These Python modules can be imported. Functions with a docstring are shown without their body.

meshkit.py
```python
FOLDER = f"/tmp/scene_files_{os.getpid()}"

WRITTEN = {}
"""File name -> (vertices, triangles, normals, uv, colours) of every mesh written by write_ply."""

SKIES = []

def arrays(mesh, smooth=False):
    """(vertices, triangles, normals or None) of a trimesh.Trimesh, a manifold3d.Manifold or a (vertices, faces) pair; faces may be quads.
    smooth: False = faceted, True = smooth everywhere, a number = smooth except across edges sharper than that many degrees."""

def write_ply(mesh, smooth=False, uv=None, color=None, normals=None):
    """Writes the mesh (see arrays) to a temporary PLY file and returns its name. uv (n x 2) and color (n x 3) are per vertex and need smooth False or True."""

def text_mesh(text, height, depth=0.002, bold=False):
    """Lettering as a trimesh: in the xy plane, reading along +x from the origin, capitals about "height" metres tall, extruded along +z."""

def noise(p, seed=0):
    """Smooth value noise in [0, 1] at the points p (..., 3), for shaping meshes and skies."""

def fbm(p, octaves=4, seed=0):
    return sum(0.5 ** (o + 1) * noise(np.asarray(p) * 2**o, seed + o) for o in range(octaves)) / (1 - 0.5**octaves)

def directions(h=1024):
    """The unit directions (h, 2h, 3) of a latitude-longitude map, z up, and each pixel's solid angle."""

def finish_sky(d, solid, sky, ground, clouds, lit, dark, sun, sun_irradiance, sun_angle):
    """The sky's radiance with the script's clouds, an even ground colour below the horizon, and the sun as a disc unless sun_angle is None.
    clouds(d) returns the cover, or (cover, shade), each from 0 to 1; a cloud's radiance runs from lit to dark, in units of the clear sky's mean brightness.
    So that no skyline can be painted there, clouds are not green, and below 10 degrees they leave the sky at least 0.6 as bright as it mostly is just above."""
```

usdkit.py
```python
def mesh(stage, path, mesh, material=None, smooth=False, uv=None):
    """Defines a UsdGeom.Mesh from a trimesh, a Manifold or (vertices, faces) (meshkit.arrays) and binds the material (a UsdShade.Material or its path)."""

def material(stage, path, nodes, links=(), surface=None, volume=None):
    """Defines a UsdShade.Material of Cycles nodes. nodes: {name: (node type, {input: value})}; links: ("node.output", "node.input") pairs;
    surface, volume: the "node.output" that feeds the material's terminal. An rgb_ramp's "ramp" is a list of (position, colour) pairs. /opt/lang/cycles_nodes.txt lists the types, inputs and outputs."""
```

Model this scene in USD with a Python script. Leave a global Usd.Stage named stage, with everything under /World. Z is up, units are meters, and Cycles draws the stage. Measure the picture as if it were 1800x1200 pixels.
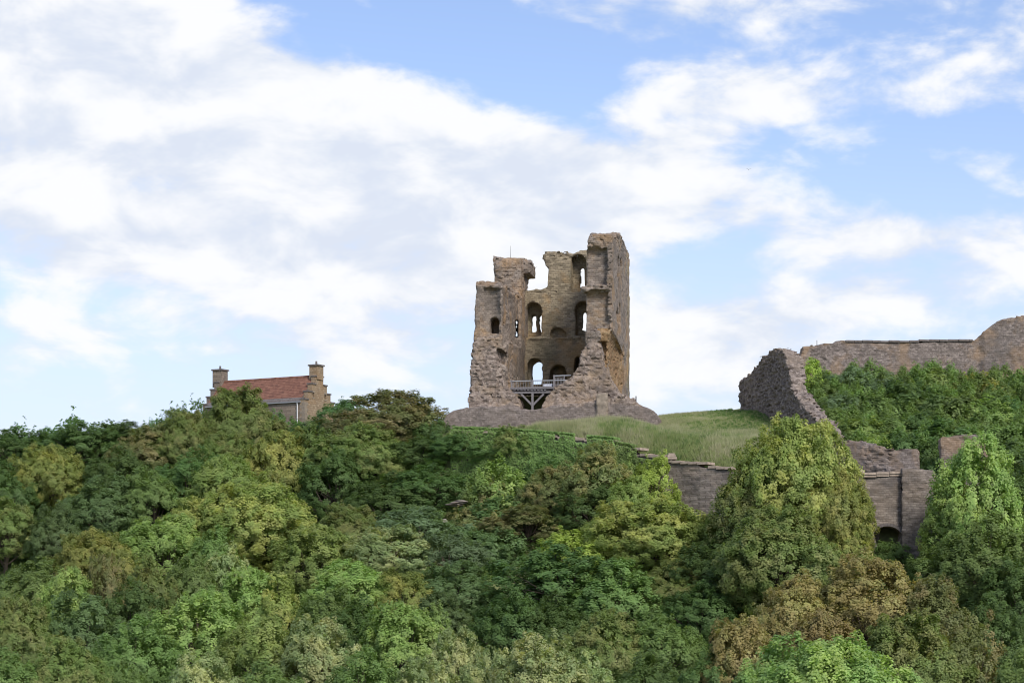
import math, random
import numpy as np
import trimesh, usdkit, meshkit
from scipy.interpolate import RBFInterpolator, RegularGridInterpolator
from scipy.spatial import cKDTree
import shapely
from shapely.geometry import Polygon, Point
from pxr import Usd, UsdGeom, UsdLux, UsdShade, Sdf, Gf, Vt

stage = Usd.Stage.CreateInMemory()
UsdGeom.SetStageUpAxis(stage, 'Z')
UsdGeom.SetStageMetersPerUnit(stage, 1.0)
stage.DefinePrim('/World', 'Xform')
stage.DefinePrim('/World/Looks', 'Scope')
rng = np.random.default_rng(11)

# ------------------------------------------------------------------ camera
F, U0, V0 = 4000.0, 900.0, 1100.0          # focal length, optical axis and eye level of the photograph in its pixels
cam = UsdGeom.Camera.Define(stage, '/World/camera')
cam.AddRotateXOp().Set(90.0)
HA = 36.0
cam.CreateHorizontalApertureAttr(HA)
cam.CreateVerticalApertureAttr(HA * 682 / 1024)
cam.CreateFocalLengthAttr(HA * F / 1800.0)
cam.CreateVerticalApertureOffsetAttr(HA * (V0 - 600.0) / 1800.0)
cam.CreateFStopAttr(0.0)
cam.CreateClippingRangeAttr(Gf.Vec2f(0.5, 20000))
cam.CreateExposureAttr(1.12)

# ------------------------------------------------------------------ sun and sky
SUN_EL, SUN_AZ = math.radians(40), math.radians(152)       # azimuth from +y towards +x
sdir = np.array([math.cos(SUN_EL) * math.sin(SUN_AZ), math.cos(SUN_EL) * math.cos(SUN_AZ), math.sin(SUN_EL)])
sun = UsdLux.DistantLight.Define(stage, '/World/sun')
sun.CreateNormalizeAttr(True)
sun.CreateIntensityAttr(0.40)
sun.CreateAngleAttr(18.0)
sun.CreateColorAttr(Gf.Vec3f(1.0, 0.95, 0.87))
q = Gf.Rotation(Gf.Vec3d(0, 0, 1), Gf.Vec3d(*sdir)).GetQuat()
sun.AddOrientOp().Set(Gf.Quatf(q))

def sky_dir(u, v):
    d = np.array([(u - U0) / F, 1.0, (V0 - v) / F])
    return d / np.linalg.norm(d)

SKY_STRENGTH = 0.0545
nodes = {
    'geo': ('geometry', {}),
    'sky': ('sky_texture', {'sky_type': 'single_scattering', 'sun_disc': False, 'sun_elevation': SUN_EL,
                            'sun_rotation': math.atan2(sdir[0], sdir[1]), 'air_density': 1.0, 'aerosol_density': 0.6, 'ozone_density': 2.0}),
    'stretch': ('vector_math', {'math_type': 'multiply', 'vector2': (1.0, 1.0, 2.0)}),
    'n1': ('noise_texture', {'scale': 20.0, 'detail': 8.0, 'roughness': 0.53, 'distortion': 0.25}),
    'n2': ('noise_texture', {'scale': 62.0, 'detail': 7.0, 'roughness': 0.55, 'distortion': 0.1}),
    'n3': ('noise_texture', {'scale': 9.0, 'detail': 4.0, 'roughness': 0.5}),
}
links = [('geo.position', 'stretch.vector1'), ('stretch.vector', 'n1.vector'), ('stretch.vector', 'n2.vector'), ('stretch.vector', 'n3.vector')]
# the cloud bank: broad masses (px centre, px half axes, tilt in degrees, weight), broken up by the noise
BLOBS = [
    (120, 130, 470, 260, -20, 0.75), (560, 230, 470, 120, -14, 0.62), (330, 330, 480, 140, -8, 0.35), (800, 320, 420, 110, -8, 0.45),
    (1180, 335, 380, 75, -10, 0.50), (1260, 190, 260, 95, 10, 0.52), (1150, 15, 190, 55, 0, 0.45), (1400, 5, 130, 35, 0, 0.25),
    (60, 420, 170, 70, -12, 0.45), (600, 520, 520, 140, 0, 0.55), (1580, 470, 320, 95, 8, 0.55), (1260, 610, 240, 90, 0, 0.62),
    (1720, 130, 200, 90, 30, 0.25), (900, 440, 300, 80, -5, 0.35), (690, 95, 120, 60, 20, 0.25), (40, 590, 150, 60, 0, 0.35),
    (700, 30, 340, 95, -20, -0.45), (1620, 270, 300, 90, 0, -0.30), (980, 120, 150, 60, -10, -0.35), (1480, 90, 120, 60, 0, -0.2), (760, 370, 130, 35, 0, -0.25),
    (180, 325, 180, 28, 0, -0.30), (200, 560, 220, 90, 0, -0.22), (1230, 470, 220, 60, 0, -0.15), (1500, 660, 300, 60, 0, -0.1),
]
prev = None
for i, (u, v, ru, rv, tilt, w) in enumerate(BLOBS):
    c = sky_dir(u, v)
    nodes[f'sub{i}'] = ('vector_math', {'math_type': 'subtract', 'vector2': tuple(c)})
    nodes[f'rot{i}'] = ('vector_rotate', {'rotate_type': 'y_axis', 'angle': math.radians(tilt)})
    nodes[f'mul{i}'] = ('vector_math', {'math_type': 'multiply', 'vector2': (F / ru, F / 1200.0, F / rv)})
    nodes[f'len{i}'] = ('vector_math', {'math_type': 'length'})
    nodes[f'map{i}'] = ('map_range', {'range_type': 'smoothstep', 'from_min': 0.25, 'from_max': 1.45, 'to_min': w, 'to_max': 0.0, 'clamp': True})
    links += [('geo.position', f'sub{i}.vector1'), (f'sub{i}.vector', f'rot{i}.vector'), (f'rot{i}.vector', f'mul{i}.vector1'),
              (f'mul{i}.vector', f'len{i}.vector1'), (f'len{i}.value', f'map{i}.value')]
    if prev is None:
        prev = f'map{i}.result'
    else:
        nodes[f'add{i}'] = ('math', {'math_type': 'add'})
        links += [(prev, f'add{i}.value1'), (f'map{i}.result', f'add{i}.value2')]
        prev = f'add{i}.value'
nodes.update({
    'a1': ('math', {'math_type': 'multiply_add', 'value2': 2.7, 'value3': -1.34}),       # noise contribution
    'a2': ('math', {'math_type': 'multiply_add', 'value2': 0.7, 'value3': -0.35}),
    's1': ('math', {'math_type': 'add'}), 's2': ('math', {'math_type': 'add'}),
    'cover': ('map_range', {'range_type': 'smoothstep', 'from_min': -0.10, 'from_max': 0.68, 'to_min': 0.0, 'to_max': 1.0, 'clamp': True}),
    'tone': ('map_range', {'range_type': 'smoothstep', 'from_min': 0.38, 'from_max': 0.62, 'to_min': 0.0, 'to_max': 1.0, 'clamp': True}),
    'ccol': ('mix_color', {'a': (6.2, 6.75, 7.8), 'b': (8.3, 8.4, 8.6), 'use_clamp': True, 'use_clamp_result': False}),
    'tint': ('mix_color', {'blend_type': 'multiply', 'fac': 1.0, 'b': (1.50, 1.38, 1.48), 'use_clamp': False, 'use_clamp_result': False}),
    'sep': ('separate_xyz', {}),
    'low': ('map_range', {'range_type': 'smoothstep', 'from_min': 0.02, 'from_max': 0.24, 'to_min': 0.72, 'to_max': 0.0, 'clamp': True}),
    'hazy': ('mix_color', {'b': (5.7, 6.15, 7.7), 'use_clamp_result': False}),
    'out': ('mix_color', {'use_clamp_result': False}),
    'bg': ('background_shader', {'strength': SKY_STRENGTH}),
})
links += [('n1.fac', 'a1.value1'), ('n2.fac', 'a2.value1'), (prev, 's1.value1'), ('a1.value', 's1.value2'), ('s1.value', 's2.value1'), ('a2.value', 's2.value2'),
          ('s2.value', 'cover.value'), ('n1.fac', 'tone.value'), ('tone.result', 'ccol.fac'), ('sky.color', 'tint.a'),
          ('geo.position', 'sep.vector'), ('sep.z', 'low.value'), ('low.result', 'hazy.fac'), ('tint.result', 'hazy.a'),
          ('hazy.result', 'out.a'), ('ccol.result', 'out.b'), ('cover.result', 'out.fac'), ('out.result', 'bg.color')]
sky_mat = usdkit.material(stage, '/World/Looks/sky', nodes, links, surface='bg.background')
dome = UsdLux.DomeLight.Define(stage, '/World/sky')
dome.CreateIntensityAttr(1.0)
UsdShade.MaterialBindingAPI.Apply(dome.GetPrim()).Bind(sky_mat)
dome.GetPrim().SetCustomDataByKey('kind', 'structure')

# ------------------------------------------------------------------ helpers
def at(u, v, Y):
    """A point at distance Y that the photograph shows at pixel (u, v)."""
    return np.array([(u - U0) / F * Y, Y, (V0 - v) / F * Y])

_count = {}
def numbered(path):
    n = _count.get(path, 0)
    _count[path] = n + 1
    return path if n == 0 else f'{path}_{n:03d}'

def tag(prim, label=None, cat=None, group=None, kind=None):
    prim = prim.GetPrim() if hasattr(prim, 'GetPrim') else prim
    for k, val in (('label', label), ('category', cat), ('group', group), ('kind', kind)):
        if val:
            prim.SetCustomDataByKey(k, val)
    return prim

def thing(name, label, cat, loc=(0, 0, 0), rotz=0.0, group=None):
    x = UsdGeom.Xform.Define(stage, numbered('/World/' + name))
    x.AddTranslateOp().Set(Gf.Vec3d(*map(float, loc)))
    x.AddRotateZOp().Set(float(math.degrees(rotz)))
    return tag(x, label, cat, group)

def obj(name, mesh, mat, parent=None, smooth=False, kind=None):
    base = str(parent.GetPath()) if parent is not None else '/World'
    m = usdkit.mesh(stage, numbered(base + '/' + name), mesh, mat, smooth=smooth)
    if kind:
        m.GetPrim().SetCustomDataByKey('kind', kind)
    return m.GetPrim()

def box(sx, sy, sz, c=(0, 0, 0), rot=None):
    m = trimesh.creation.box([sx, sy, sz])
    if rot is not None:
        m.apply_transform(rot)
    m.apply_translation(c)
    return m

def bar(a, b, w, d=None):
    """A square timber from a to b."""
    a, b = np.asarray(a, float), np.asarray(b, float)
    n = b - a
    L = np.linalg.norm(n)
    m = trimesh.creation.box([w, d or w, L])
    m.apply_transform(trimesh.geometry.align_vectors([0, 0, 1], n / L))
    m.apply_translation((a + b) / 2)
    return m

def rod(a, b, r, r2=None, n=8):
    a, b = np.asarray(a, float), np.asarray(b, float)
    d = b - a
    L = np.linalg.norm(d)
    d = d / L
    x = np.cross(d, [0, 0, 1.0]) if abs(d[2]) < .95 else np.cross(d, [1.0, 0, 0])
    x /= np.linalg.norm(x)
    y = np.cross(d, x)
    t = np.linspace(0, 2 * np.pi, n, endpoint=False)
    ring = np.cos(t)[:, None] * x + np.sin(t)[:, None] * y
    v = np.vstack([a + ring * r, b + ring * (r if r2 is None else r2), [a], [b]])
    f = []
    for i in range(n):
        j = (i + 1) % n
        f += [[i, j, n + j], [i, n + j, n + i], [2 * n, j, i], [2 * n + 1, n + i, n + j]]
    return trimesh.Trimesh(v, f, process=False)

join = trimesh.util.concatenate

# ---- signed distance solids, polygonised by surface nets
def surface_nets(d, org, h):
    s = d < 0
    nx, ny, nz = d.shape
    corners = [(a, b, c) for a in (0, 1) for b in (0, 1) for c in (0, 1)]
    cnt = sum(s[a:nx - 1 + a, b:ny - 1 + b, c:nz - 1 + c].astype(np.int8) for a, b, c in corners)
    act = np.argwhere((cnt > 0) & (cnt < 8))
    ids = np.full((nx - 1, ny - 1, nz - 1), -1, np.int64)
    ids[tuple(act.T)] = np.arange(len(act))
    acc, n = np.zeros((len(act), 3)), np.zeros(len(act))
    for ax in range(3):
        for o1 in (0, 1):
            for o2 in (0, 1):
                o = [o1, o2]
                o.insert(ax, 0)
                p0 = act + o
                p1 = p0.copy()
                p1[:, ax] += 1
                d0, d1 = d[tuple(p0.T)], d[tuple(p1.T)]
                m = (d0 < 0) != (d1 < 0)
                t = d0[m] / (d0[m] - d1[m])
                pt = p0[m].astype(float)
                pt[:, ax] += t
                acc[m] += pt
                n[m] += 1
    v = acc / n[:, None] * h + org
    faces = []
    for ax in range(3):
        a, b = [k for k in range(3) if k != ax]
        lo, hi = [slice(1, None)] * 3, [slice(1, None)] * 3
        sl0 = [slice(1, -1)] * 3
        sl0[ax] = slice(0, -1)
        sl1 = [slice(1, -1)] * 3
        sl1[ax] = slice(1, None)
        m0, m1 = s[tuple(sl0)], s[tuple(sl1)]
        e = np.argwhere(m0 != m1)
        off = np.array([1, 1, 1])
        off[ax] = 0
        e = e + off
        flip = s[tuple(e.T)]
        q = []
        for da, db in ((-1, -1), (0, -1), (0, 0), (-1, 0)):
            c = e.copy()
            c[:, a] += da
            c[:, b] += db
            q.append(ids[tuple(c.T)])
        q = np.stack(q, 1)
        if ax == 1:
            flip = ~flip
        q[~flip] = q[~flip][:, ::-1]
        faces.append(q)
    q = np.vstack(faces)
    q = q[(q >= 0).all(1)]
    return v, np.vstack([q[:, [0, 1, 2]], q[:, [0, 2, 3]]])

def grid_of(lo, hi, h):
    ax = [np.arange(l, u + h, h) for l, u in zip(lo, hi)]
    return ax, np.array(lo, float)

def poly_field(pts, xs, zs, smooth=0.0):
    """Signed distance of an outline in the (x, z) plane on a grid (negative inside)."""
    P = Polygon(pts).buffer(0)
    X, Z = np.meshgrid(xs, zs, indexing='ij')
    g = shapely.points(X.ravel(), Z.ravel())
    d = shapely.distance(P.boundary, g)
    ins = shapely.contains(P, g)
    return np.where(ins, -d, d).reshape(X.shape)

def hash01(*k):
    x = sum((np.asarray(a).astype(np.int64) * p) for a, p in zip(k, (374761393, 668265263, 2147483647, 1274126177))) & 0xFFFFFFFF
    x = ((x ^ (x >> 13)) * 1274126177) & 0xFFFFFFFF
    return ((x ^ (x >> 16)) & 0xFFFFFF) / 16777215.0

def courses(P, ch=0.3, cl=0.52, seed=0):
    """Each squared stone of a coursed wall stands a little proud or back; joints are recessed."""
    row = np.floor(P[:, 2] / ch)
    s = P[:, 0] + P[:, 1] + 0.37 * cl * hash01(row, row * 0 + seed) * 5
    wl = cl * (0.8 + 0.5 * hash01(row, row * 0 + seed + 5))
    col = np.floor(s / wl)
    out = hash01(row, col, row * 0 + seed) * 2 - 1
    fz = np.abs(P[:, 2] / ch - row - .5) * 2
    return out * (1 - 0.5 * fz ** 6) - 0.35 * fz ** 8

def stones(P, size=0.42, seed=0, zs=1.35):
    """Rubble core: rounded stones bulging out of the mass."""
    r = np.random.default_rng(seed)
    lo = P.min(0) - size
    c = np.floor((P - lo) / size).astype(np.int64) + 2
    dim = c.max(0) + 3
    occ = np.zeros(dim, bool)
    occ[tuple(c.T)] = True
    o2 = np.zeros(dim, bool)
    for a, b, e in np.ndindex(3, 3, 3):
        o2 |= np.roll(occ, (a - 1, b - 1, e - 1), (0, 1, 2))
    cells = np.argwhere(o2) - 2
    pts = lo + (cells + 0.15 + 0.7 * r.random(cells.shape)) * size
    d, i = cKDTree(pts * [1, 1, zs]).query(P * [1, 1, zs], k=1)
    return (1 - 1.9 * (d / size) ** 2) * (0.6 + 0.8 * r.random(len(pts))[i])

def polygonise(d, ax, org, h, rough, seed=0, course_amp=0.05, rubble_amp=0.17, ch=0.3, cl=0.52, stone=0.36, warp=0.10, zs=1.6, lump=0.24):
    """Adds stonework to the field in a narrow band about its surface. rough(P) is 0 for squared masonry and 1 for broken core."""
    idx = np.argwhere(np.abs(d) < 0.75)
    P = org + idx * h
    r = np.clip(rough(P), 0, 1)
    a = courses(P, ch, cl, seed) * course_amp * (1 - r) + (stones(P, stone, seed, zs) - 0.3) * rubble_amp * r
    n = (meshkit.fbm(P / 1.6, 3, seed) - 0.5) * 2 * (warp + lump * r)
    d = d.copy()
    d[tuple(idx.T)] -= a + n
    d[0], d[-1], d[:, 0], d[:, -1], d[:, :, 0], d[:, :, -1] = 9, 9, 9, 9, 9, 9
    return surface_nets(d, org, h)

# ------------------------------------------------------------------ materials
def simple(name, col, rough=0.8, noise_scale=None, spread=0.25, spec=0.3):
    n = {'p': ('principled_bsdf', {'base_color': col, 'roughness': rough, 'specular_ior_level': spec})}
    l = []
    if noise_scale:
        n['g'] = ('geometry', {})
        n['n'] = ('noise_texture', {'scale': noise_scale, 'detail': 5.0, 'roughness': 0.6})
        n['r'] = ('rgb_ramp', {'ramp': [(0.3, tuple(c * (1 - spread) for c in col)), (0.7, tuple(min(1, c * (1 + spread)) for c in col))]})
        l = [('g.position', 'n.vector'), ('n.fac', 'r.fac'), ('r.color', 'p.base_color')]
    return usdkit.material(stage, '/World/Looks/' + name, n, l, surface='p.BSDF')

def stone_material(name, a, b, c, patch, patch_amount=0.45, row=0.21, width=0.44, lichen=None, lichen_amount=0.0, rubble=0.0, bump=0.05, cell=2.6):
    """a, b, c: the tones of single stones; patch: the colour of larger weathered areas; rubble: 0 coursed, 1 random stones."""
    a, b, c, patch = (tuple(0.9 * x_ for x_ in k_) for k_ in (a, b, c, patch))
    n = {
        'g': ('geometry', {}),
        'sep': ('separate_xyz', {}), 'sum': ('math', {'math_type': 'add'}), 'wob': ('noise_texture', {'scale': 0.5, 'detail': 2.0}),
        'zz': ('math', {'math_type': 'multiply_add', 'value2': 0.35}), 'xy': ('combine_xyz', {}),
        'brick': ('brick_texture', {'color1': (0, 0, 0), 'color2': (1, 1, 1), 'mortar': (0.45, 0.45, 0.45), 'scale': 1.0, 'mortar_size': 0.022, 'mortar_smooth': 0.4, 'brick_width': width, 'row_height': row, 'bias': 0.0}),
        'vor': ('voronoi_texture', {'scale': cell, 'feature': 'f1'}), 'vmap': ('mapping', {'scale': (1, 1, 1.4)}),
        'vsep': ('separate_color', {}),
        'tone': ('mix_float', {'fac': rubble}),
        'fine': ('noise_texture', {'scale': 5.5, 'detail': 6.0, 'roughness': 0.65}),
        'tw': ('mix_float', {'fac': 0.5}),
        'ramp': ('rgb_ramp', {'ramp': [(0.12, a), (0.45, b), (0.86, c)]}),
        'big': ('noise_texture', {'scale': 0.33, 'detail': 4.0, 'roughness': 0.6, 'distortion': 0.4}),
        'pm': ('map_range', {'from_min': 0.48, 'from_max': 0.62, 'to_min': 0.0, 'to_max': patch_amount, 'clamp': True}),
        'patch': ('mix_color', {'b': patch}),
        'big2': ('noise_texture', {'scale': 0.21, 'detail': 5.0, 'roughness': 0.62}), 'off': ('vector_math', {'math_type': 'add', 'vector2': (31.0, 17.0, 5.0)}),
        'lm': ('map_range', {'from_min': 0.50, 'from_max': 0.66, 'to_min': 0.0, 'to_max': lichen_amount, 'clamp': True}),
        'lich': ('mix_color', {'b': lichen or (0.2, 0.2, 0.14)}),
        'mo': ('map_range', {'from_min': 0.0, 'from_max': 1.0, 'to_min': 1.0, 'to_max': 0.72, 'clamp': True}),
        'joint': ('math', {'math_type': 'multiply', 'value2': 1.0 - rubble}),
        'dk': ('mix_color', {'blend_type': 'multiply', 'b': (0.78, 0.76, 0.74)}),
        'bh': ('math', {'math_type': 'multiply_add', 'value2': -0.6}),
        'bump': ('bump', {'strength': 0.9, 'distance': bump}),
        'p': ('principled_bsdf', {'roughness': 0.9, 'specular_ior_level': 0.2}),
    }
    l = [('g.position', 'sep.vector'), ('sep.x', 'sum.value1'), ('sep.y', 'sum.value2'), ('g.position', 'wob.vector'), ('wob.fac', 'zz.value1'), ('sep.z', 'zz.value3'),
         ('sum.value', 'xy.x'), ('zz.value', 'xy.y'), ('xy.vector', 'brick.vector'), ('g.position', 'vmap.vector'), ('vmap.vector', 'vor.vector'),
         ('vor.color', 'vsep.color'), ('brick.color', 'tone.a'), ('vsep.r', 'tone.b'), ('g.position', 'fine.vector'), ('tone.result', 'tw.a'), ('fine.fac', 'tw.b'),
         ('tw.result', 'ramp.fac'), ('g.position', 'big.vector'), ('big.fac', 'pm.value'), ('pm.result', 'patch.fac'), ('ramp.color', 'patch.a'),
         ('g.position', 'off.vector1'), ('off.vector', 'big2.vector'), ('big2.fac', 'lm.value'), ('lm.result', 'lich.fac'), ('patch.result', 'lich.a'),
         ('brick.fac', 'joint.value1'), ('joint.value', 'dk.fac'), ('lich.result', 'dk.a'), ('dk.result', 'p.base_color'),
         ('joint.value', 'bh.value1'), ('fine.fac', 'bh.value3'), ('bh.value', 'bump.height'), ('bump.normal', 'p.normal')]
    return usdkit.material(stage, '/World/Looks/' + name, n, l, surface='p.BSDF')

M = {}
M['keep_inner'] = stone_material('keep_inner', (0.14, 0.115, 0.08), (0.31, 0.255, 0.175), (0.44, 0.365, 0.25), (0.46, 0.29, 0.13), 0.65, lichen=(0.125, 0.12, 0.082), lichen_amount=0.7)
M['keep_ashlar'] = stone_material('keep_ashlar', (0.12, 0.095, 0.08), (0.28, 0.23, 0.19), (0.42, 0.35, 0.29), (0.42, 0.27, 0.14), 0.65, lichen=(0.125, 0.108, 0.095), lichen_amount=0.65)
M['keep_rubble'] = stone_material('keep_rubble', (0.095, 0.074, 0.060), (0.225, 0.178, 0.147), (0.45, 0.37, 0.31), (0.38, 0.27, 0.16), 0.5, rubble=0.85, bump=0.10, lichen=(0.12, 0.10, 0.088), lichen_amount=0.55, cell=3.3)
M['curtain'] = stone_material('curtain', (0.085, 0.07, 0.064), (0.19, 0.158, 0.14), (0.42, 0.355, 0.315), (0.38, 0.25, 0.14), 0.5, row=0.2, width=0.4, lichen=(0.16, 0.14, 0.13), lichen_amount=0.6, rubble=0.45, cell=3.4)
M['ruin_rubble'] = stone_material('ruin_rubble', (0.09, 0.072, 0.062), (0.215, 0.176, 0.152), (0.44, 0.37, 0.325), (0.32, 0.25, 0.18), 0.4, rubble=0.8, bump=0.10, row=0.22, cell=3.3)
M['grey_wall'] = stone_material('grey_wall', (0.13, 0.110, 0.096), (0.235, 0.200, 0.172), (0.38, 0.33, 0.285), (0.11, 0.096, 0.088), 0.6, row=0.22, width=0.45, lichen=(0.37, 0.28, 0.19), lichen_amount=0.3, rubble=0.25)
M['coping'] = simple('coping', (0.36, 0.29, 0.23), 0.9, 3.0, 0.3)
M['cottage_grey'] = stone_material('cottage_grey', (0.16, 0.13, 0.105), (0.26, 0.21, 0.165), (0.36, 0.295, 0.225), (0.19, 0.155, 0.135), 0.5, row=0.24, width=0.5, rubble=0.2)
M['cottage_warm'] = stone_material('cottage_warm', (0.21, 0.155, 0.10), (0.34, 0.255, 0.17), (0.46, 0.365, 0.255), (0.40, 0.25, 0.13), 0.5, row=0.24, width=0.5, rubble=0.2)
M['cottage_step'] = simple('cottage_step', (0.26, 0.215, 0.165), 0.9, 2.5, 0.3)
M['slate'] = simple('slate', (0.15, 0.13, 0.12), 0.8, 3.0, 0.3)
M['timber'] = simple('timber', (0.18, 0.168, 0.172), 0.8, 6.0, 0.2)
M['metal'] = simple('metal', (0.30, 0.31, 0.33), 0.5)
M['white_pipe'] = simple('white_pipe', (0.75, 0.75, 0.75), 0.5)
M['dark_metal'] = simple('dark_metal', (0.08, 0.08, 0.085), 0.5)
M['glass_dark'] = simple('glass_dark', (0.02, 0.022, 0.025), 0.1, spec=0.6)
M['bark'] = simple('bark', (0.10, 0.08, 0.06), 0.95, 6.0, 0.4)
M['panel'] = simple('panel', (0.6, 0.62, 0.68), 0.4)
M['gull'] = simple('gull', (0.35, 0.35, 0.36), 0.6)
M['rock'] = stone_material('rock', (0.18, 0.15, 0.13), (0.32, 0.27, 0.235), (0.42, 0.36, 0.32), (0.2, 0.15, 0.11), 0.4, rubble=0.9, cell=1.2)

tile_n = {'g': ('geometry', {}), 'n': ('noise_texture', {'scale': 0.9, 'detail': 5.0, 'roughness': 0.65}), 'w': ('white_noise_texture', {'dimensions': '3D'}),
          'sn': ('vector_math', {'math_type': 'snap', 'vector2': (0.3, 0.3, 0.24)}), 'm': ('mix_float', {'fac': 0.35}),
          'r': ('rgb_ramp', {'ramp': [(0.2, (0.115, 0.060, 0.045)), (0.5, (0.195, 0.092, 0.064)), (0.8, (0.26, 0.135, 0.092))]}),
          'p': ('principled_bsdf', {'roughness': 0.85, 'specular_ior_level': 0.25})}
M['tiles'] = usdkit.material(stage, '/World/Looks/tiles', tile_n, [('g.position', 'n.vector'), ('g.position', 'sn.vector1'), ('sn.vector', 'w.vector'), ('n.fac', 'm.a'),
                             ('w.value', 'm.b'), ('m.result', 'r.fac'), ('r.color', 'p.base_color')], surface='p.BSDF')

gn = {'g': ('geometry', {}), 'n': ('noise_texture', {'scale': 0.18, 'detail': 6.0, 'roughness': 0.62}), 'n2': ('noise_texture', {'scale': 2.2, 'detail': 5.0, 'roughness': 0.7}),
      'm': ('mix_float', {'fac': 0.5}), 'r': ('rgb_ramp', {'ramp': [(0.3, (0.09, 0.11, 0.042)), (0.5, (0.165, 0.19, 0.08)), (0.7, (0.25, 0.25, 0.12))]}),
      'p': ('principled_bsdf', {'roughness': 0.95, 'specular_ior_level': 0.1})}
M['ground'] = usdkit.material(stage, '/World/Looks/ground', gn, [('g.position', 'n.vector'), ('g.position', 'n2.vector'), ('n.fac', 'm.a'), ('n2.fac', 'm.b'), ('m.result', 'r.fac'), ('r.color', 'p.base_color')], surface='p.BSDF')

def leaf_material(name, cols, second=None, second_amount=0.0, scale=0.45, trans=0.42, vary=0.16, gain=1.68):
    """cols: dark, mid and light leaf; second: another hue that some boughs take (by a soft noise through the crown); gain: reflected and transmitted together."""
    cols = [tuple(c * gain for c in k) for k in cols]
    second = tuple(c * gain for c in second) if second else None
    n = {
        'g': ('geometry', {}), 'tc': ('texture_coordinate', {}), 'oi': ('object_info', {}),
        'r': ('rgb_ramp', {'ramp': [(0.0, cols[0]), (0.5, cols[1]), (1.0, cols[2])]}),
        'sh': ('vector_math', {'math_type': 'add'}), 'nz': ('noise_texture', {'scale': scale, 'detail': 3.0, 'roughness': 0.6}),
        'mk': ('map_range', {'from_min': 0.46, 'from_max': 0.6, 'to_min': 0.0, 'to_max': second_amount, 'clamp': True}),
        'mx': ('mix_color', {'b': second or cols[1]}),
        'nf': ('noise_texture', {'scale': 1.7, 'detail': 2.0}),
        'nm': ('map_range', {'from_min': 0.3, 'from_max': 0.7, 'to_min': 0.74, 'to_max': 1.26, 'clamp': True}),
        'vv': ('map_range', {'from_min': 0.0, 'from_max': 1.0, 'to_min': 1 - vary, 'to_max': 1 + vary, 'clamp': True}),
        'mu': ('math', {'math_type': 'multiply'}), 'hu': ('map_range', {'from_min': 0.0, 'from_max': 1.0, 'to_min': 0.49, 'to_max': 0.512, 'clamp': True}),
        'h': ('hsv', {'saturation': 0.87}),
        'd': ('principled_bsdf', {'roughness': 0.55, 'specular_ior_level': 0.3}),
        't': ('translucent_bsdf', {}), 'ty': ('mix_color', {'blend_type': 'multiply', 'fac': 1.0, 'b': (1.25, 1.3, 0.7), 'use_clamp': False}),
        'mix': ('mix_closure', {'fac': trans}),
    }
    l = [('g.random_per_island', 'r.fac'), ('tc.object', 'sh.vector1'), ('oi.location', 'sh.vector2'), ('sh.vector', 'nz.vector'), ('nz.fac', 'mk.value'), ('mk.result', 'mx.fac'), ('r.color', 'mx.a'),
         ('sh.vector', 'nf.vector'), ('nf.fac', 'nm.value'), ('oi.random', 'vv.value'), ('nm.result', 'mu.value1'), ('vv.result', 'mu.value2'), ('mu.value', 'h.value'), ('oi.random', 'hu.value'), ('hu.result', 'h.hue'),
         ('mx.result', 'h.color'), ('h.color', 'd.base_color'), ('h.color', 'ty.a'), ('ty.result', 't.color'), ('d.BSDF', 'mix.closure1'), ('t.BSDF', 'mix.closure2')]
    return usdkit.material(stage, '/World/Looks/' + name, n, l, surface='mix.closure')

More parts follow.
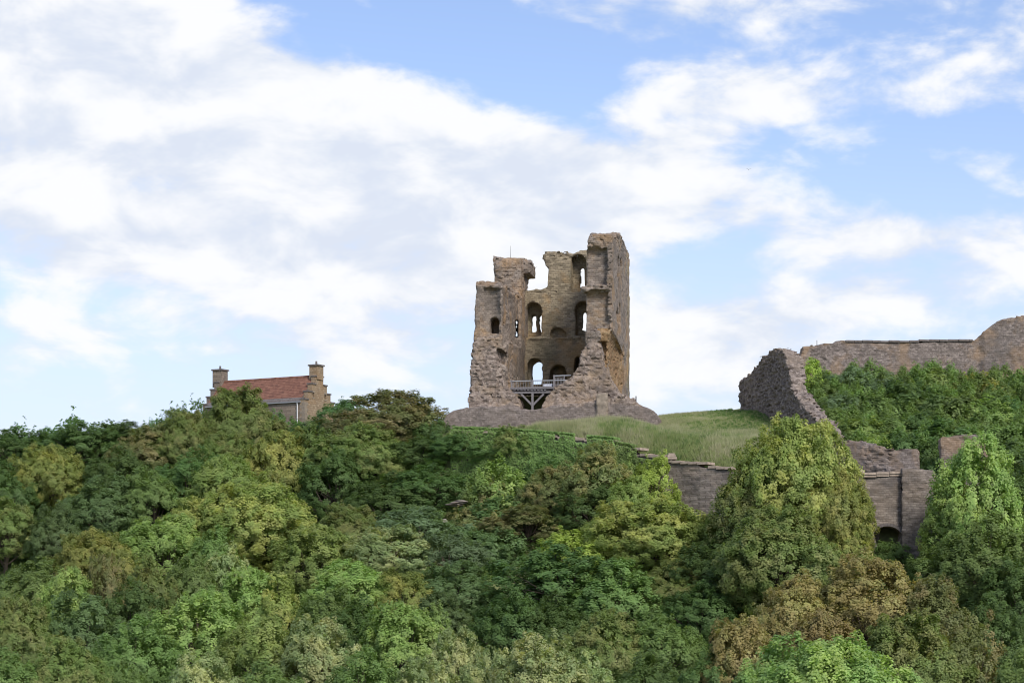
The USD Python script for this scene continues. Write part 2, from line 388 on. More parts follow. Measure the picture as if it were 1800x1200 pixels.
def tones(g_, rg, bg, lo=0.60, hi=1.75):
    return [(g_ * rg * lo * 0.95, g_ * lo, g_ * bg * lo), (g_ * rg, g_, g_ * bg), (g_ * rg * hi * 1.08, g_ * hi, g_ * bg * hi * 1.5)]
LEAF = {
    'dark':   leaf_material('leaf_dark', tones(0.215, 0.60, 0.22)),
    'teal':   leaf_material('leaf_teal', tones(0.225, 0.57, 0.25)),
    'olive':  leaf_material('leaf_olive', tones(0.275, 0.76, 0.20), (0.21, 0.19, 0.065), 0.5),
    'brown':  leaf_material('leaf_brown', tones(0.245, 0.88, 0.28), (0.25, 0.19, 0.075), 0.55),
    'mid':    leaf_material('leaf_mid', tones(0.300, 0.68, 0.22)),
    'bright': leaf_material('leaf_bright', tones(0.37, 0.72, 0.20), (0.30, 0.34, 0.09), 0.4),
    'fresh':  leaf_material('leaf_fresh', tones(0.420, 0.66, 0.23), (0.34, 0.41, 0.09), 0.5),
    'yellow': leaf_material('leaf_yellow', tones(0.320, 0.84, 0.18), (0.36, 0.33, 0.08), 0.5),
    'lime':   leaf_material('leaf_lime', tones(0.480, 0.80, 0.11)),
    'pale':   leaf_material('leaf_pale', tones(0.370, 0.82, 0.36), (0.40, 0.37, 0.16), 0.5),
    'willow': leaf_material('leaf_willow', tones(0.270, 0.68, 0.42)),
    'blue':   leaf_material('leaf_blue', tones(0.25, 0.66, 0.31)),
    'orange': leaf_material('leaf_orange', [(0.20, 0.16, 0.05), (0.55, 0.385, 0.125), (0.64, 0.47, 0.20)], (0.24, 0.245, 0.075), 0.6, scale=0.7),
}

# ------------------------------------------------------------------ the lie of the land
WALL_PTS = [(800, 234.0, 757), (880, 232.0, 760), (940, 230.3, 763), (1008, 228.4, 769), (1034, 227.6, 772), (1085, 226.2, 776), (1087, 226.15, 783), (1119, 225.2, 789),
            (1121, 225.1, 795), (1172, 223.0, 803), (1174, 222.9, 809), (1233, 220.8, 813), (1235, 220.7, 817), (1285, 219.2, 822), (1287, 219.1, 828), (1340, 218.0, 834)]
WX = np.array([(u - U0) / F * Y for u, Y, v in WALL_PTS])
WY = np.array([Y for u, Y, v in WALL_PTS])
WZ = np.array([(V0 - v) / F * Y for u, Y, v in WALL_PTS])
ctrl = []
def g(u, Y, v):
    ctrl.append(at(u, v, Y))
for u in (-350, -150, 60, 260, 460, 640):
    rise = 8 if u > 200 else 0
    g(u, 150, 1530); g(u, 178, 1375); g(u, 200, 1215); g(u, 225, 1020); g(u, 243, 885 - rise)
    g(u, 254, 790 - rise * 2.5); g(u, 262, 778 - rise * 3.2); g(u, 290, 790 - rise * 3)
for u in (760, 860, 960, 1060, 1130):
    g(u, 150, 1530); g(u, 178, 1390); g(u, 200, 1180); g(u, 214, 1020)
    g(u, 222, 930)
g(760, 236, 800); g(760, 242, 757); g(700, 250, 765); g(700, 262, 752)
for u, Y, v in WALL_PTS[::2] + [(1340, 218, 834)]:
    g(u, Y - 1.0, 800 + (u - 800) * 0.20 + 48)
    g(u, Y - 5.0, 800 + (u - 800) * 0.20 + 105)
    g(u, Y + 1.0, v + 3)
for u, Y, v in [(820, 238, 760), (900, 240, 758), (980, 240, 757), (1060, 240, 755), (1140, 240, 746), (1200, 240, 742), (1280, 240, 739), (1350, 239, 742), (1370, 241, 722),
                (1150, 250, 735), (1200, 252, 728), (1260, 252, 725), (1310, 250, 721), (1360, 246, 711), (1250, 230, 775), (1320, 230, 770), (1180, 232, 768),
                (850, 262, 745), (1000, 262, 742), (1150, 262, 738), (1300, 262, 735), (900, 290, 760), (1200, 290, 760)]:
    g(u, Y, v)
for u in (1390, 1480, 1580, 1690, 1800, 2000, 2200):
    g(u, 150, 1530); g(u, 178, 1330); g(u, 192, 1165); g(u, 205, 1020); g(u, 212, 985)
    if u > 1400:
        g(u, 216, 905); g(u, 219, 868); g(u, 226, 806); g(u, 238, 728); g(u, 248.5, 662); g(u, 256, 655); g(u, 290, 690)
ctrl = np.array(ctrl)
rbf = RBFInterpolator(ctrl[:, :2], ctrl[:, 2], kernel='linear', neighbors=24, smoothing=0.0)
gx, gy = np.arange(-110, 111, 1.0), np.arange(150, 300, 1.0)
GX, GY = np.meshgrid(gx, gy, indexing='ij')
GZ = rbf(np.stack([GX.ravel(), GY.ravel()], 1)).reshape(GX.shape)
GZ += (meshkit.fbm(np.stack([GX / 3, GY / 3, GX * 0], -1), 3, 4) - 0.5) * 0.5
_ti = RegularGridInterpolator((gx, gy), GZ, bounds_error=False, fill_value=None)
def ground_z(x, y):
    x, y = np.asarray(x, float), np.asarray(y, float)
    cx, cy = np.clip(x, gx[0], gx[-1]), np.clip(y, gy[0], gy[-1])
    z = _ti(np.stack([cx, cy], -1))
    far = np.hypot(x - cx, np.where(y < cy, (cy - y) * 0.35, y - cy))
    t = np.clip(far / 50, 0, 1)
    t = t * t * (3 - 2 * t)
    z = z * (1 - t) - 15.0 * t
    r = np.hypot(x, y)                                   # the rise the photographer stands on
    w = np.clip((70 - r) / 62, 0, 1)
    w = w * w * (3 - 2 * w)
    return z * (1 - w) - 1.7 * w
xs = np.concatenate([[-5000, -3000, -1800, -1000, -600, -400, -280, -200, -150], gx, [150, 200, 280, 400, 600, 1000, 1800, 3000, 5000]])
ys = np.concatenate([[-3000, -1200, -500, -250, -140], np.arange(-90, 145, 6.0), gy, [306, 320, 340, 370, 420, 500, 700, 1100, 1900, 3200, 6000]])
TX, TY = np.meshgrid(xs, ys, indexing='ij')
TZ = ground_z(TX, TY)
nx_, ny_ = TX.shape
I = np.arange(nx_ * ny_).reshape(nx_, ny_)
quads = np.stack([I[:-1, :-1].ravel(), I[1:, :-1].ravel(), I[1:, 1:].ravel(), I[:-1, 1:].ravel()], 1)
tag(obj('ground', (np.stack([TX.ravel(), TY.ravel(), TZ.ravel()], 1), quads), M['ground'], smooth=True), kind='structure')

# ------------------------------------------------------------------ the keep
KX, KY, KT = -3.88, 242.6, math.radians(9.4)
KC, KS = math.cos(KT), math.sin(KT)
def kworld(P):
    P = np.asarray(P, float)
    return np.stack([KX + P[..., 0] * KC + P[..., 1] * KS, KY - P[..., 0] * KS + P[..., 1] * KC, P[..., 2]], -1)
def kp(u, v, q):
    """(p, z) of pixel (u, v) in the keep's own plane at depth q."""
    k = (u - U0) / F
    p = (k * (KY + q * KC) - KX - q * KS) / (KC + k * KS)
    return p, (V0 - v) / F * (KY - p * KS + q * KC)
def kq(u, v, p):
    """(q, z) of pixel (u, v) in the keep's side plane at p."""
    k = (u - U0) / F
    qq = (k * (KY - p * KS) - KX - p * KC) / (KS - k * KC)
    return qq, (V0 - v) / F * (KY - p * KS + qq * KC)
def kpoly(pts, q):
    return [kp(u, v, q) for u, v in pts]
KH = 0.18
def lower(a, b):  # carve
    return np.maximum(a, -b)
def arch_outline(u0, u1, vtop, vbot, q, pointed=False):
    """A round-headed opening in the plane q."""
    p0, zb = kp(u0, vbot, q)
    p1, zt = kp(u1, vtop, q)
    r = (p1 - p0) / 2
    t = np.linspace(0, np.pi, 13)
    pts = [(p0, zb), (p1, zb)] + [(p0 + r + r * math.cos(a), zt - r + r * math.sin(a)) for a in t]
    return pts
keep = thing('castle_keep', 'tall ruined stone castle keep on the hilltop, its front wall fallen and arched openings showing', 'castle', (0, 0, 0))

def carve_box(ax, lo, hi):
    X, Y, Z = np.meshgrid(*ax, indexing='ij', sparse=True)
    return np.maximum.reduce(np.broadcast_arrays(lo[0] - X, X - hi[0], lo[1] - Y, Y - hi[1], lo[2] - Z, Z - hi[2]))

def zwall(ax, pts, qlo, qhi):
    """Outline in (p, z) extruded from qlo to qhi."""
    f = poly_field(pts, ax[0], ax[2])[:, None, :]
    Q = ax[1][None, :, None]
    return np.maximum(f, np.maximum(qlo - Q, Q - qhi))

def swall(ax, pts, plo, phi):
    """Outline in (q, z) extruded from plo to phi."""
    f = poly_field(pts, ax[1], ax[2])[None, :, :]
    Pq = ax[0][:, None, None]
    return np.maximum(f, np.maximum(plo - Pq, Pq - phi))

ZB = 17.0
# back wall -------------------------------------------------------
QI, QO = 14.2, 16.8
ax, org = grid_of((-0.6, QI - 1.2, ZB), (15.4, QO + 1.0, 44.5), KH)
top = kpoly([(905, 505), (912, 512), (921, 511), (935, 509), (943, 507), (950, 509), (957, 506), (962, 504), (963, 486), (963, 474), (959, 466), (957, 455), (958, 446), (963, 443), (972, 444),
             (980, 441), (990, 443), (998, 441), (1008, 444), (1018, 440), (1030, 439), (1045, 440), (1060, 440)], QI)
d = zwall(ax, [(0.0, ZB)] + [(0.0, top[0][1])] + top + [(14.6, top[-1][1]), (14.6, ZB)], QI, QO)
def embrasure(d, ax, u0, u1, vt, vb, depth, lights):
    d = lower(d, zwall(ax, arch_outline(u0, u1, vt, vb, QI), QI - 1.5, QI + depth))
    for (a, b, t, c) in lights:
        d = lower(d, zwall(ax, arch_outline(a, b, t, c, QI + depth), QI + depth - 0.5, QO + 2))
    return d
d = embrasure(d, ax, 1004, 1030, 446, 513, 1.6, [(1019.5, 1027, 470, 505)])
d = embrasure(d, ax, 923, 952.5, 531, 591, 1.6, [(934, 942.5, 552, 584), (947.5, 956, 552, 584)])
d = embrasure(d, ax, 1011, 1036, 528, 590, 1.6, [(1023, 1032, 547, 580)])
d = embrasure(d, ax, 967, 995, 575, 594, 0.9, [])
d = embrasure(d, ax, 926, 952.5, 629, 684, 1.3, [(934, 955, 633, 676)])
d = embrasure(d, ax, 966, 995, 640, 684, 1.9, [])
d = embrasure(d, ax, 1010, 1021, 627, 655, 2.0, [])
X, Y, Z = np.meshgrid(*ax, indexing='ij', sparse=True)
PW = kworld(np.stack(np.broadcast_arrays(X, Y, Z), -1))
d = lower(d, np.maximum(np.abs(U0 + PW[..., 0] / PW[..., 1] * F - 908) - 2.3, np.abs(V0 - PW[..., 2] / PW[..., 1] * F - 578) - 15.5) / 16.0)   # the loop in the corner passes through
del PW
# a worn relieving arch and a string course
d = np.minimum(d, carve_box(ax, (2.8, QI - 0.14, kp(950, 597, QI)[1]), (11.8, QI + .2, kp(950, 594, QI)[1])))
ztop_q = lambda P: np.clip((P[:, 2] - 38.6) / 1.2, 0, 1)
def rough_back(P):
    edge = np.clip(1 - np.abs(P[:, 2] - 37.6) / 0.5, 0, 1) * (P[:, 0] < 7)
    r = np.clip((P[:, 2] - 40.7) / 0.6, 0, 1)
    low = np.clip((25.8 - P[:, 2]) / 2.0, 0, 1) * 0.4
    return np.maximum.reduce([r, edge * .7, low]) + 0.12
v, f = polygonise(d, ax, org, KH, rough_back, 3, course_amp=0.055)
obj('back_wall', (kworld(v), f), M['keep_inner'], keep)

# left wall and its corner turret -----------------------------------
ax, org = grid_of((-1.6, -1.6, ZB), (4.9, 17.9, 43.5), KH)
zt = kp(860, 496, 0)[1]
side = [(0.0, ZB), (0.0, zt - .3), (0.7, zt + 0.25), (2.2, zt - 0.05), (4.2, zt + 0.15), (6.5, zt - 0.3), (8.0, zt - 0.1), (9.5, zt), (11, zt), (16.8, zt), (16.8, ZB)]
d = swall(ax, side, 0.0, 2.8)
Pg, Zg = ax[0][:, None, None], ax[2][None, None, :]
d = np.maximum(d, -(Pg + np.clip((34.0 - Zg) / 10.0, 0, 2) * 0.62) + 0.0) if False else d
# batter of the outer face, as the broken end shows it
bat = swall(ax, side, -1.0, 2.8)
slope = 0.0 - np.clip((35.5 - Zg) / 13.0, 0, 1.1) * 0.80 - Pg
d = np.minimum(d, np.maximum(bat, slope))
tq0, tq1, tp1 = 10.9, 16.8, 3.15
zt2 = kp(890, 453, tq0)[1]
tur = [(tq0, 30), (tq0, zt2 - 0.15), (tq0 + .8, zt2 + .2), (tq0 + 2.5, zt2 + 0.05), (tq0 + 4, zt2 + 0.1), (tq1, zt2 - 0.3), (tq1, 30)]
d = np.minimum(d, swall(ax, tur, 0.05, tp1))
d = np.minimum(d, carve_box(ax, (2.0, tq0 + 1.6, zt2 - 1.5), (tp1 + 0.75, tq1, zt2 - 0.15)))      # overhanging broken head
d = np.minimum(d, carve_box(ax, (0.3, tq0 - 0.2, 30), (1.45, tq0 + .8, zt2 - 0.4)))               # pilaster on its face
# lower face steps forward into the room
d = np.minimum(d, swall(ax, [(0, ZB), (0, kp(905, 596, 0)[1] - 1), (3, kp(905, 600, 3)[1]), (14, kp(905, 598, 6)[1]), (14, ZB)], 1.0, 3.15))
# curved chamber broken open in the end face
cp, cz = kp(862, 530, 0)
X, Y, Z = np.meshgrid(*ax, indexing='ij', sparse=True)
niche = np.maximum(np.hypot(X - cp - .1, (Y + 0.5) * 1.0) - 1.15, np.maximum(kp(862, 592, 0)[1] - Z, Z - kp(862, 505, 0)[1]))
d = lower(d, niche)
d = lower(d, zwall(ax, arch_outline(859, 875, 556, 584, 0), -2, 3.2))
d = lower(d, zwall(ax, arch_outline(872, 884, 612, 640, 0), -2, 2.2))
# slit seen through along the line of sight: a splayed loop through the corner
w0, w1 = at(907.8, 0, 250.0), None
def in_slit(P):
    return None
PW = kworld(np.stack(np.broadcast_arrays(X, Y, Z), -1))
uu = U0 + PW[..., 0] / PW[..., 1] * F
vv = V0 - PW[..., 2] / PW[..., 1] * F
slit = np.maximum(np.abs(uu - 908) - 2.3, np.abs(vv - 578) - 15.5) / 16.0
slit = np.maximum(slit, 4.0 - Y)
d = lower(d, slit)
del PW, uu, vv
def rough_left(P):
    end = np.clip((1.1 - P[:, 1]) / 0.6, 0, 1)
    lowend = np.clip((kp(860, 585, 0)[1] - P[:, 2]) / 1.5, 0.18, 1)
    top = np.clip((P[:, 2] - zt + 0.5) / 0.5, 0, 1) * (P[:, 1] < tq0) + np.clip((P[:, 2] - zt2 + 0.9) / 0.5, 0, 1)
    base = np.clip((28.0 - P[:, 2]) / 1.5, 0, 1)
    head = ((P[:, 0] > 2.2) & (P[:, 1] > 11.5) & (P[:, 2] > zt)) * 0.55
    inner = ((P[:, 0] > 1.9) & (P[:, 1] < 6)) * 0.55
    return np.maximum.reduce([end * lowend, top, base, head, inner])
v, f = polygonise(d, ax, org, KH, rough_left, 5)
obj('left_wall', (kworld(v), f), M['keep_ashlar'], keep)

# right wall ---------------------------------------------------------
ax, org = grid_of((10.6, -1.6, ZB), (15.6, 18.0, 44.5), KH)
zr = kp(1055, 412, 0)[1]
side = [(0.0, ZB), (0.0, zr - 0.1), (0.8, zr + 0.1), (2.2, zr + 0.25), (3.6, zr + 0.1), (4.2, zr + 0.9), (7, zr + 1.1), (10, zr + 1.1), (12, zr + 1.0), (14, zr + 0.9), (16.3, zr + 0.5), (16.8, zr - .6), (16.8, ZB)]
d = swall(ax, side, 11.8, 14.6)
X, Y, Z = np.meshgrid(*ax, indexing='ij', sparse=True)
# the broken top left of the front end
d = lower(d, zwall(ax, kpoly([(1018, 400), (1050, 400), (1040, 415), (1034, 422), (1033, 430), (1028, 440), (1018, 445)], 0), -3, 1.6))
# two mural chambers broken open, one above the other
def chamber(u0, u1, vt, vb, dep, lean=0.0):
    p0, z0 = kp(u0, vb, 0)
    p1, z1 = kp(u1, vt, 0)
    return carve_box(ax, (p0, -3, z0), (p1, dep, z1))
d = lower(d, chamber(1015, 1068, 434, 501, 0.75))
d = lower(d, chamber(1015, 1069, 514, 583, 0.55))
d = np.minimum(d, carve_box(ax, (11.4, -0.5, kp(1040, 512, 0)[1]), (14.45, 2, kp(1040, 503, 0)[1])))    # ledge between them
# narrow lights in the outer side face
def side_light(u0, u1, vt, vb, depth=0.9):
    q0, _ = kq(u0, vt, 14.6)
    q1, _ = kq(u1, vt, 14.6)
    qm = (q0 + q1) / 2
    z0, z1 = kq((u0 + u1) / 2, vb, 14.6)[1], kq((u0 + u1) / 2, vt, 14.6)[1]
    r = abs(q1 - q0) / 2
    t = np.linspace(0, np.pi, 9)
    pts = [(qm - r, z0), (qm + r, z0)] + [(qm + r * math.cos(a), z1 - r + r * math.sin(a)) for a in t]
    return swall(ax, pts, 14.6 - depth, 17)
for a in ((1086, 1089.5, 449, 487), (1091.2, 1094.6, 453, 488), (1084, 1087, 540, 567), (1088, 1091, 531, 566)):
    d = lower(d, side_light(*a))
# lower outer corner torn away, leaving the hollow of warm core stone
hol = []
for (u, vv_) in ((1063, 578), (1076, 575), (1090, 583), (1100, 590), (1104, 620), (1104, 660), (1096, 672), (1084, 678), (1070, 668), (1064, 630)):
    hol.append(kq(max(u, 1076), vv_, 14.6))
qa, qb = -2.0, kq(1104, 620, 14.6)[0]
ztop_h, zbot_h = kp(1075, 580, 0)[1], kp(1075, 676, 0)[1]
hz_ = np.clip((Z - zbot_h) / (ztop_h - zbot_h), 0, 1)
dep = 0.75 * np.sin(np.pi * np.clip(hz_ * 0.95 + 0.04, 0, 1)) ** 0.6 * np.clip((13.5 - Y) / 6.0, 0, 1)
cham = 1.35 * np.sin(np.pi * np.clip(hz_ * 0.9 + 0.06, 0, 1)) ** 0.7
hollow = np.minimum(14.6 - dep - X, (14.6 - X) + np.maximum(Y + 0.4, 0) * 0.8 - cham)
hollow = np.maximum.reduce(np.broadcast_arrays(hollow, (Z - ztop_h + 0.16 * np.maximum(Y - 3, 0)) * 0.7, (zbot_h - Z) * 0.7))
d = lower(d, hollow)
# upright cleft
d = lower(d, chamber(1051, 1064, 598, 640, 1.5))
def rough_right(P):
    front = np.clip((1.0 - P[:, 1]) / 0.5, 0, 1)
    cham = ((P[:, 0] < 14.0) & (((P[:, 2] < kp(1040, 434, 0)[1]) & (P[:, 2] > kp(1040, 500, 0)[1])) | ((P[:, 2] < kp(1040, 515, 0)[1]) & (P[:, 2] > kp(1040, 580, 0)[1])))) & (P[:, 1] > 0.25)
    front = np.where(cham, 0.08, front)
    top = np.clip((P[:, 2] - zr + 0.6) / 0.5, 0, 1) * 0.9
    hole = ((P[:, 2] < ztop_h + .6) & (P[:, 2] > zbot_h - .5) & (P[:, 1] < 12) & (P[:, 0] > 12.4) & (P[:, 0] < 14.45)) * 0.9
    low = np.clip((26.5 - P[:, 2]) / 1.5, 0, 1) * 0.35
    return np.maximum.reduce([front, top, hole, low]) + 0.03
v, f = polygonise(d, ax, org, KH, rough_right, 8)
cen = v[f].mean(1)
core = (cen[:, 0] > 12.4) & (cen[:, 0] < 14.45) & (cen[:, 2] < ztop_h + .3) & (cen[:, 2] > zbot_h - .3) & (cen[:, 1] < 12.5) & (cen[:, 0] + 0.0 > 14.6 - 1.6 + 0.9 * np.clip(0.4 - cen[:, 1], 0, 1))
M['core'] = stone_material('core', (0.19, 0.12, 0.065), (0.32, 0.21, 0.11), (0.44, 0.32, 0.19), (0.24, 0.15, 0.09), 0.5, rubble=0.7, bump=0.09)
obj('right_wall', (kworld(v), f[~core]), M['keep_ashlar'], keep)
x = obj('exposed_core', (kworld(v), f[core]), M['core'], keep)
x.SetCustomDataByKey('label', 'warm orange hollow of exposed core stone')

# fallen front wall: flanks of rubble and the coursed foot ------------------
ax, org = grid_of((-5.0, -4.2, ZB), (21.0, 4.2, 34.5), KH)
X, Y, Z = np.meshgrid(*ax, indexing='ij', sparse=True)
rf = kpoly([(1047, 576), (1038, 581), (1031, 588), (1030, 604), (1023, 622), (1018, 642), (1013, 655), (1004, 668), (990, 677), (976, 686), (964, 698), (955, 714), (953, 726),
            (1070, 760), (1110, 730), (1100, 700), (1086, 688), (1072, 672), (1063, 640), (1058, 610), (1054, 590)], 0)
d = np.maximum(poly_field(rf, ax[0], ax[2])[:, None, :], np.maximum(-0.35 - 0.16 * np.clip(29 - Z, -4, 8) - Y, Y - 3.6))
lf = kpoly([(834, 600), (846, 590), (862, 596), (872, 608), (878, 634), (884, 664), (893, 684), (905, 697), (913, 708), (917, 722), (917, 760), (824, 760), (826, 715), (829, 660)], 0)
d2 = np.maximum(poly_field(lf, ax[0], ax[2])[:, None, :], np.maximum(-0.25 - 0.13 * np.clip(29 - Z, -4, 8) - Y, Y - 3.0))
d = np.minimum(d, d2)
foot = kpoly([(772, 775), (777, 754), (783, 738), (788, 729), (797, 722), (810, 719), (826, 716), (850, 714), (880, 716), (905, 718), (916, 719), (940, 721), (957, 718), (980, 712), (1050, 706),
              (1076, 700), (1096, 694), (1106, 702), (1113, 700), (1122, 710), (1134, 715), (1150, 722), (1158, 735), (1160, 775)], -1.6)
d = np.minimum(d, np.maximum(poly_field(foot, ax[0], ax[2])[:, None, :], np.maximum(-2.3 - 0.06 * np.clip(24 - Z, 0, 8) - Y, Y - 1.8)))
qp0, qz0 = kp(1049, 742, -2.4)
qp1, qz1 = kp(1068, 690, -2.4)
d = np.minimum(d, carve_box(ax, (qp0, -2.75, ZB), (qp1, 1.0, qz1)))          # ashlar quoin standing in the foot
def rough_front(P):
    r = np.clip((P[:, 2] - 23.3) / 0.8, 0, 1)
    r = np.maximum(r, 0.35 * (meshkit.noise(P / 2.5, 2) > .5))
    q_ = (P[:, 0] > qp0 - .1) & (P[:, 0] < qp1 + .1) & (P[:, 1] < -2.2)
    return np.where(q_, 0.0, r)
v, f = polygonise(d, ax, org, KH, rough_front, 12, rubble_amp=0.2)
cen = v[f].mean(1)
quoin = (cen[:, 0] > qp0 - .05) & (cen[:, 0] < qp1 + .05) & (cen[:, 1] < -2.25) & (cen[:, 2] < qz1 + .1)
M['keep_foot'] = stone_material('keep_foot', (0.10, 0.082, 0.072), (0.20, 0.167, 0.146), (0.34, 0.285, 0.25), (0.24, 0.19, 0.15), 0.35, rubble=0.55, row=0.2, width=0.4, cell=3.3)
footm = (cen[:, 2] < 23.15 + 1.5 * (meshkit.fbm(cen / 1.8, 3, 3) - .5)) & (cen[:, 1] < 0.5)
obj('fallen_front_wall', (kworld(v), f[~quoin & ~footm]), M['keep_rubble'], keep)
obj('foot_wall', (kworld(v), f[~quoin & footm]), M['keep_foot'], keep)
obj('quoin', (kworld(v), f[quoin]), M['cottage_step'], keep)
# earth fill of the interior behind the platform pit
fill = box(9.6, 9.2, 8.0, (7.3, 9.8, 20.9))
fill.apply_transform(np.eye(4))
fill.vertices = kworld(fill.vertices)
obj('interior_floor', fill, M['ground'], keep)

# mast on the corner turret
mp = kworld([1.6, 13.2, zt2 - 0.3])
mast = thing('lightning_mast', 'thin metal mast on top of the left turret of the keep', 'mast', mp)
obj('rod', rod((0, 0, 0), (0, 0, 2.0), 0.035, 0.014), M['dark_metal'], mast)
obj('bracket', box(0.3, 0.3, 0.35, (0, 0, 0.25)), M['dark_metal'], mast)

# ---- timber viewing platform
plat = thing('viewing_platform', 'grey timber viewing platform on a braced post inside the keep', 'platform')
def kpt(u, v, q):
    p, z = kp(u, v, q)
    return kworld([p, q, z])
def kbar(a, b, w, d_=None):
    return bar(kpt(*a), kpt(*b), w, d_)
QF = 0.7
obj('beam', kbar((900, 690.2, QF), (969, 688.8, QF), 0.22, 0.26), M['timber'], plat)
obj('post', kbar((936, 722, QF), (936, 668, QF), 0.24), M['timber'], plat)
obj('brace', kbar((916, 692, QF), (934.5, 711, QF), 0.2), M['timber'], plat)
obj('brace', kbar((956, 692, QF), (937.5, 711, QF), 0.2), M['timber'], plat)
for i in range(10):
    u = 905.5 + i * 5.9
    p, z = kp(u, 685.6, QF)
    obj('joist', bar(kworld([p, QF - 0.25, z]), kworld([p, 5.8, z]), 0.14, 0.24), M['timber'], plat)
pl0, zd = kp(897, 682.8, QF)
pl1 = kp(972, 682.8, QF)[0]
n = 26
for i in range(n):
    qq = QF - 0.3 + i * (5.9 / n)
    obj('plank', bar(kworld([pl0, qq, zd]), kworld([pl1, qq, zd]), 0.2, 0.06), M['timber'], plat)
for u in (899.5, 936, 973.5):
    obj('rail_post', kbar((u, 683, QF), (u, 667.5, QF), 0.15), M['timber'], plat)
obj('handrail', kbar((896, 669.8, QF), (1002, 667.6, QF), 0.10), M['metal'], plat)
for u in np.arange(903, 973, 4.2):
    obj('baluster', kbar((u, 683, QF), (u, 669.5, QF), 0.022), M['metal'], plat)
# upper landing on the right
QU = 1.6
obj('landing_post', kbar((974, 684, QU), (974, 659, QU), 0.17), M['timber'], plat)
obj('landing_rail', kbar((973, 660.8, QU), (1004, 659.2, QU), 0.12), M['metal'], plat)
obj('landing_post', kbar((992, 678, QU), (992, 660, QU), 0.12), M['timber'], plat)
obj('landing_beam', kbar((966, 683.5, QU), (1000, 679.0, QU), 0.18), M['timber'], plat)
p0, z0 = kp(974, 677.5, QU)
p1 = kp(1001, 677.5, QU)[0]
for i in range(12):
    qq = QU - .2 + i * 0.22
    obj('landing_plank', bar(kworld([p0, qq, z0]), kworld([p1, qq, z0 + .08]), 0.2, 0.06), M['timber'], plat)
for u in np.arange(977, 991, 2.6):
    obj('baluster', kbar((u, 678, QU), (u, 664, QU), 0.05), M['timber'], plat)
obj('landing_lower_rail', kbar((974, 664, QU), (992, 664, QU), 0.06), M['timber'], plat)
pan = thing('information_panel', 'pale tilted information panel on the platform beside the landing', 'sign', kpt(963, 683, 1.0))
obj('leg', rod((-.25, 0, 0), (-.25, 0, .35), .03), M['dark_metal'], pan)
obj('leg', rod((.25, 0, 0), (.25, 0, .35), .03), M['dark_metal'], pan)
obj('board', box(0.95, 0.55, 0.04, (0, 0, 0), trimesh.transformations.rotation_matrix(math.radians(30), [1, 0, 0])).apply_translation([0, 0, .38]), M['panel'], pan)
sp = kpt(1118, 706, -1.0)
tag(obj('marker_post', rod(sp, sp + [0, 0, 0.6], 0.06), M['dark_metal']), 'short dark post on the rubble right of the keep', 'post')

# ------------------------------------------------------------------ walls along a line
def wall_along(pts, thick, zbot, top_fn, h=0.17, rough=lambda P, W: np.zeros(len(P)), seed=0, cut=None, **kw):
    """A wall on the plan line pts [(x, y)], its top given by top_fn(s). Returns world vertices, faces."""
    pts = np.asarray(pts, float)
    seg = np.linalg.norm(np.diff(pts, axis=0), axis=1)
    S = np.concatenate([[0], np.cumsum(seg)])
    L = S[-1]
    zs_ = np.array([top_fn(s) for s in np.linspace(0, L, 200)])
    ax, org = grid_of((-0.9, -thick / 2 - 1.0, zbot), (L + 0.9, thick / 2 + 1.0, zs_.max() + 1.2), h)
    s, t, z = np.meshgrid(*ax, indexing='ij', sparse=True)
    tz = np.interp(ax[0], np.linspace(0, L, 200), zs_)[:, None, None]
    d = np.maximum.reduce(np.broadcast_arrays(-s, s - L, np.abs(t) - thick / 2, (z - tz) * 0.8))
    if cut is not None:
        d = lower(d, cut(s, t, z))
    cx = lambda sv: np.stack([np.interp(sv, S, pts[:, 0]), np.interp(sv, S, pts[:, 1])], -1)
    def place(P):
        sv = P[:, 0]
        c = cx(np.clip(sv, 0, L))
        e = 1.0                                       # smoothed direction
        tan = cx(np.clip(sv + e, 0, L)) - cx(np.clip(sv - e, 0, L))
        tan /= np.linalg.norm(tan, axis=1, keepdims=True)
        c = c + tan * (sv - np.clip(sv, 0, L))[:, None]
        nrm = np.stack([-tan[:, 1], tan[:, 0]], 1)
        return np.column_stack([c + nrm * P[:, 1:2], P[:, 2]])
    v, f = polygonise(d, ax, org, h, lambda P: rough(P, L), seed, **kw)
    return place(v), f, place, S

def profile(pts_uv, path_xy):
    """Height along the plan line from the pixels of the wall's top edge: the line of sight at u meets the plan line at s."""
    path = np.asarray(path_xy, float)
    S = np.concatenate([[0], np.cumsum(np.linalg.norm(np.diff(path, axis=0), axis=1))])
    ss = np.linspace(0, S[-1], 2000)
    X, Y = np.interp(ss, S, path[:, 0]), np.interp(ss, S, path[:, 1])
    us = U0 + X / Y * F
    out = []
    for u, v in pts_uv:
        i = np.argmin(np.abs(us - u))
        s_ = ss[i]
        if u < us[0]:
            s_ = ss[0] - (us[0] - u) * Y[0] / F
        if u > us[-1]:
            s_ = ss[-1] + (u - us[-1]) * Y[-1] / F
        out.append((s_, (V0 - v) / F * Y[i]))
    out = np.array(out)
    return lambda s: np.interp(s, out[:, 0], out[:, 1])

def plan(*uy):
    return [((u - U0) / F * Y, Y) for u, Y in uy]

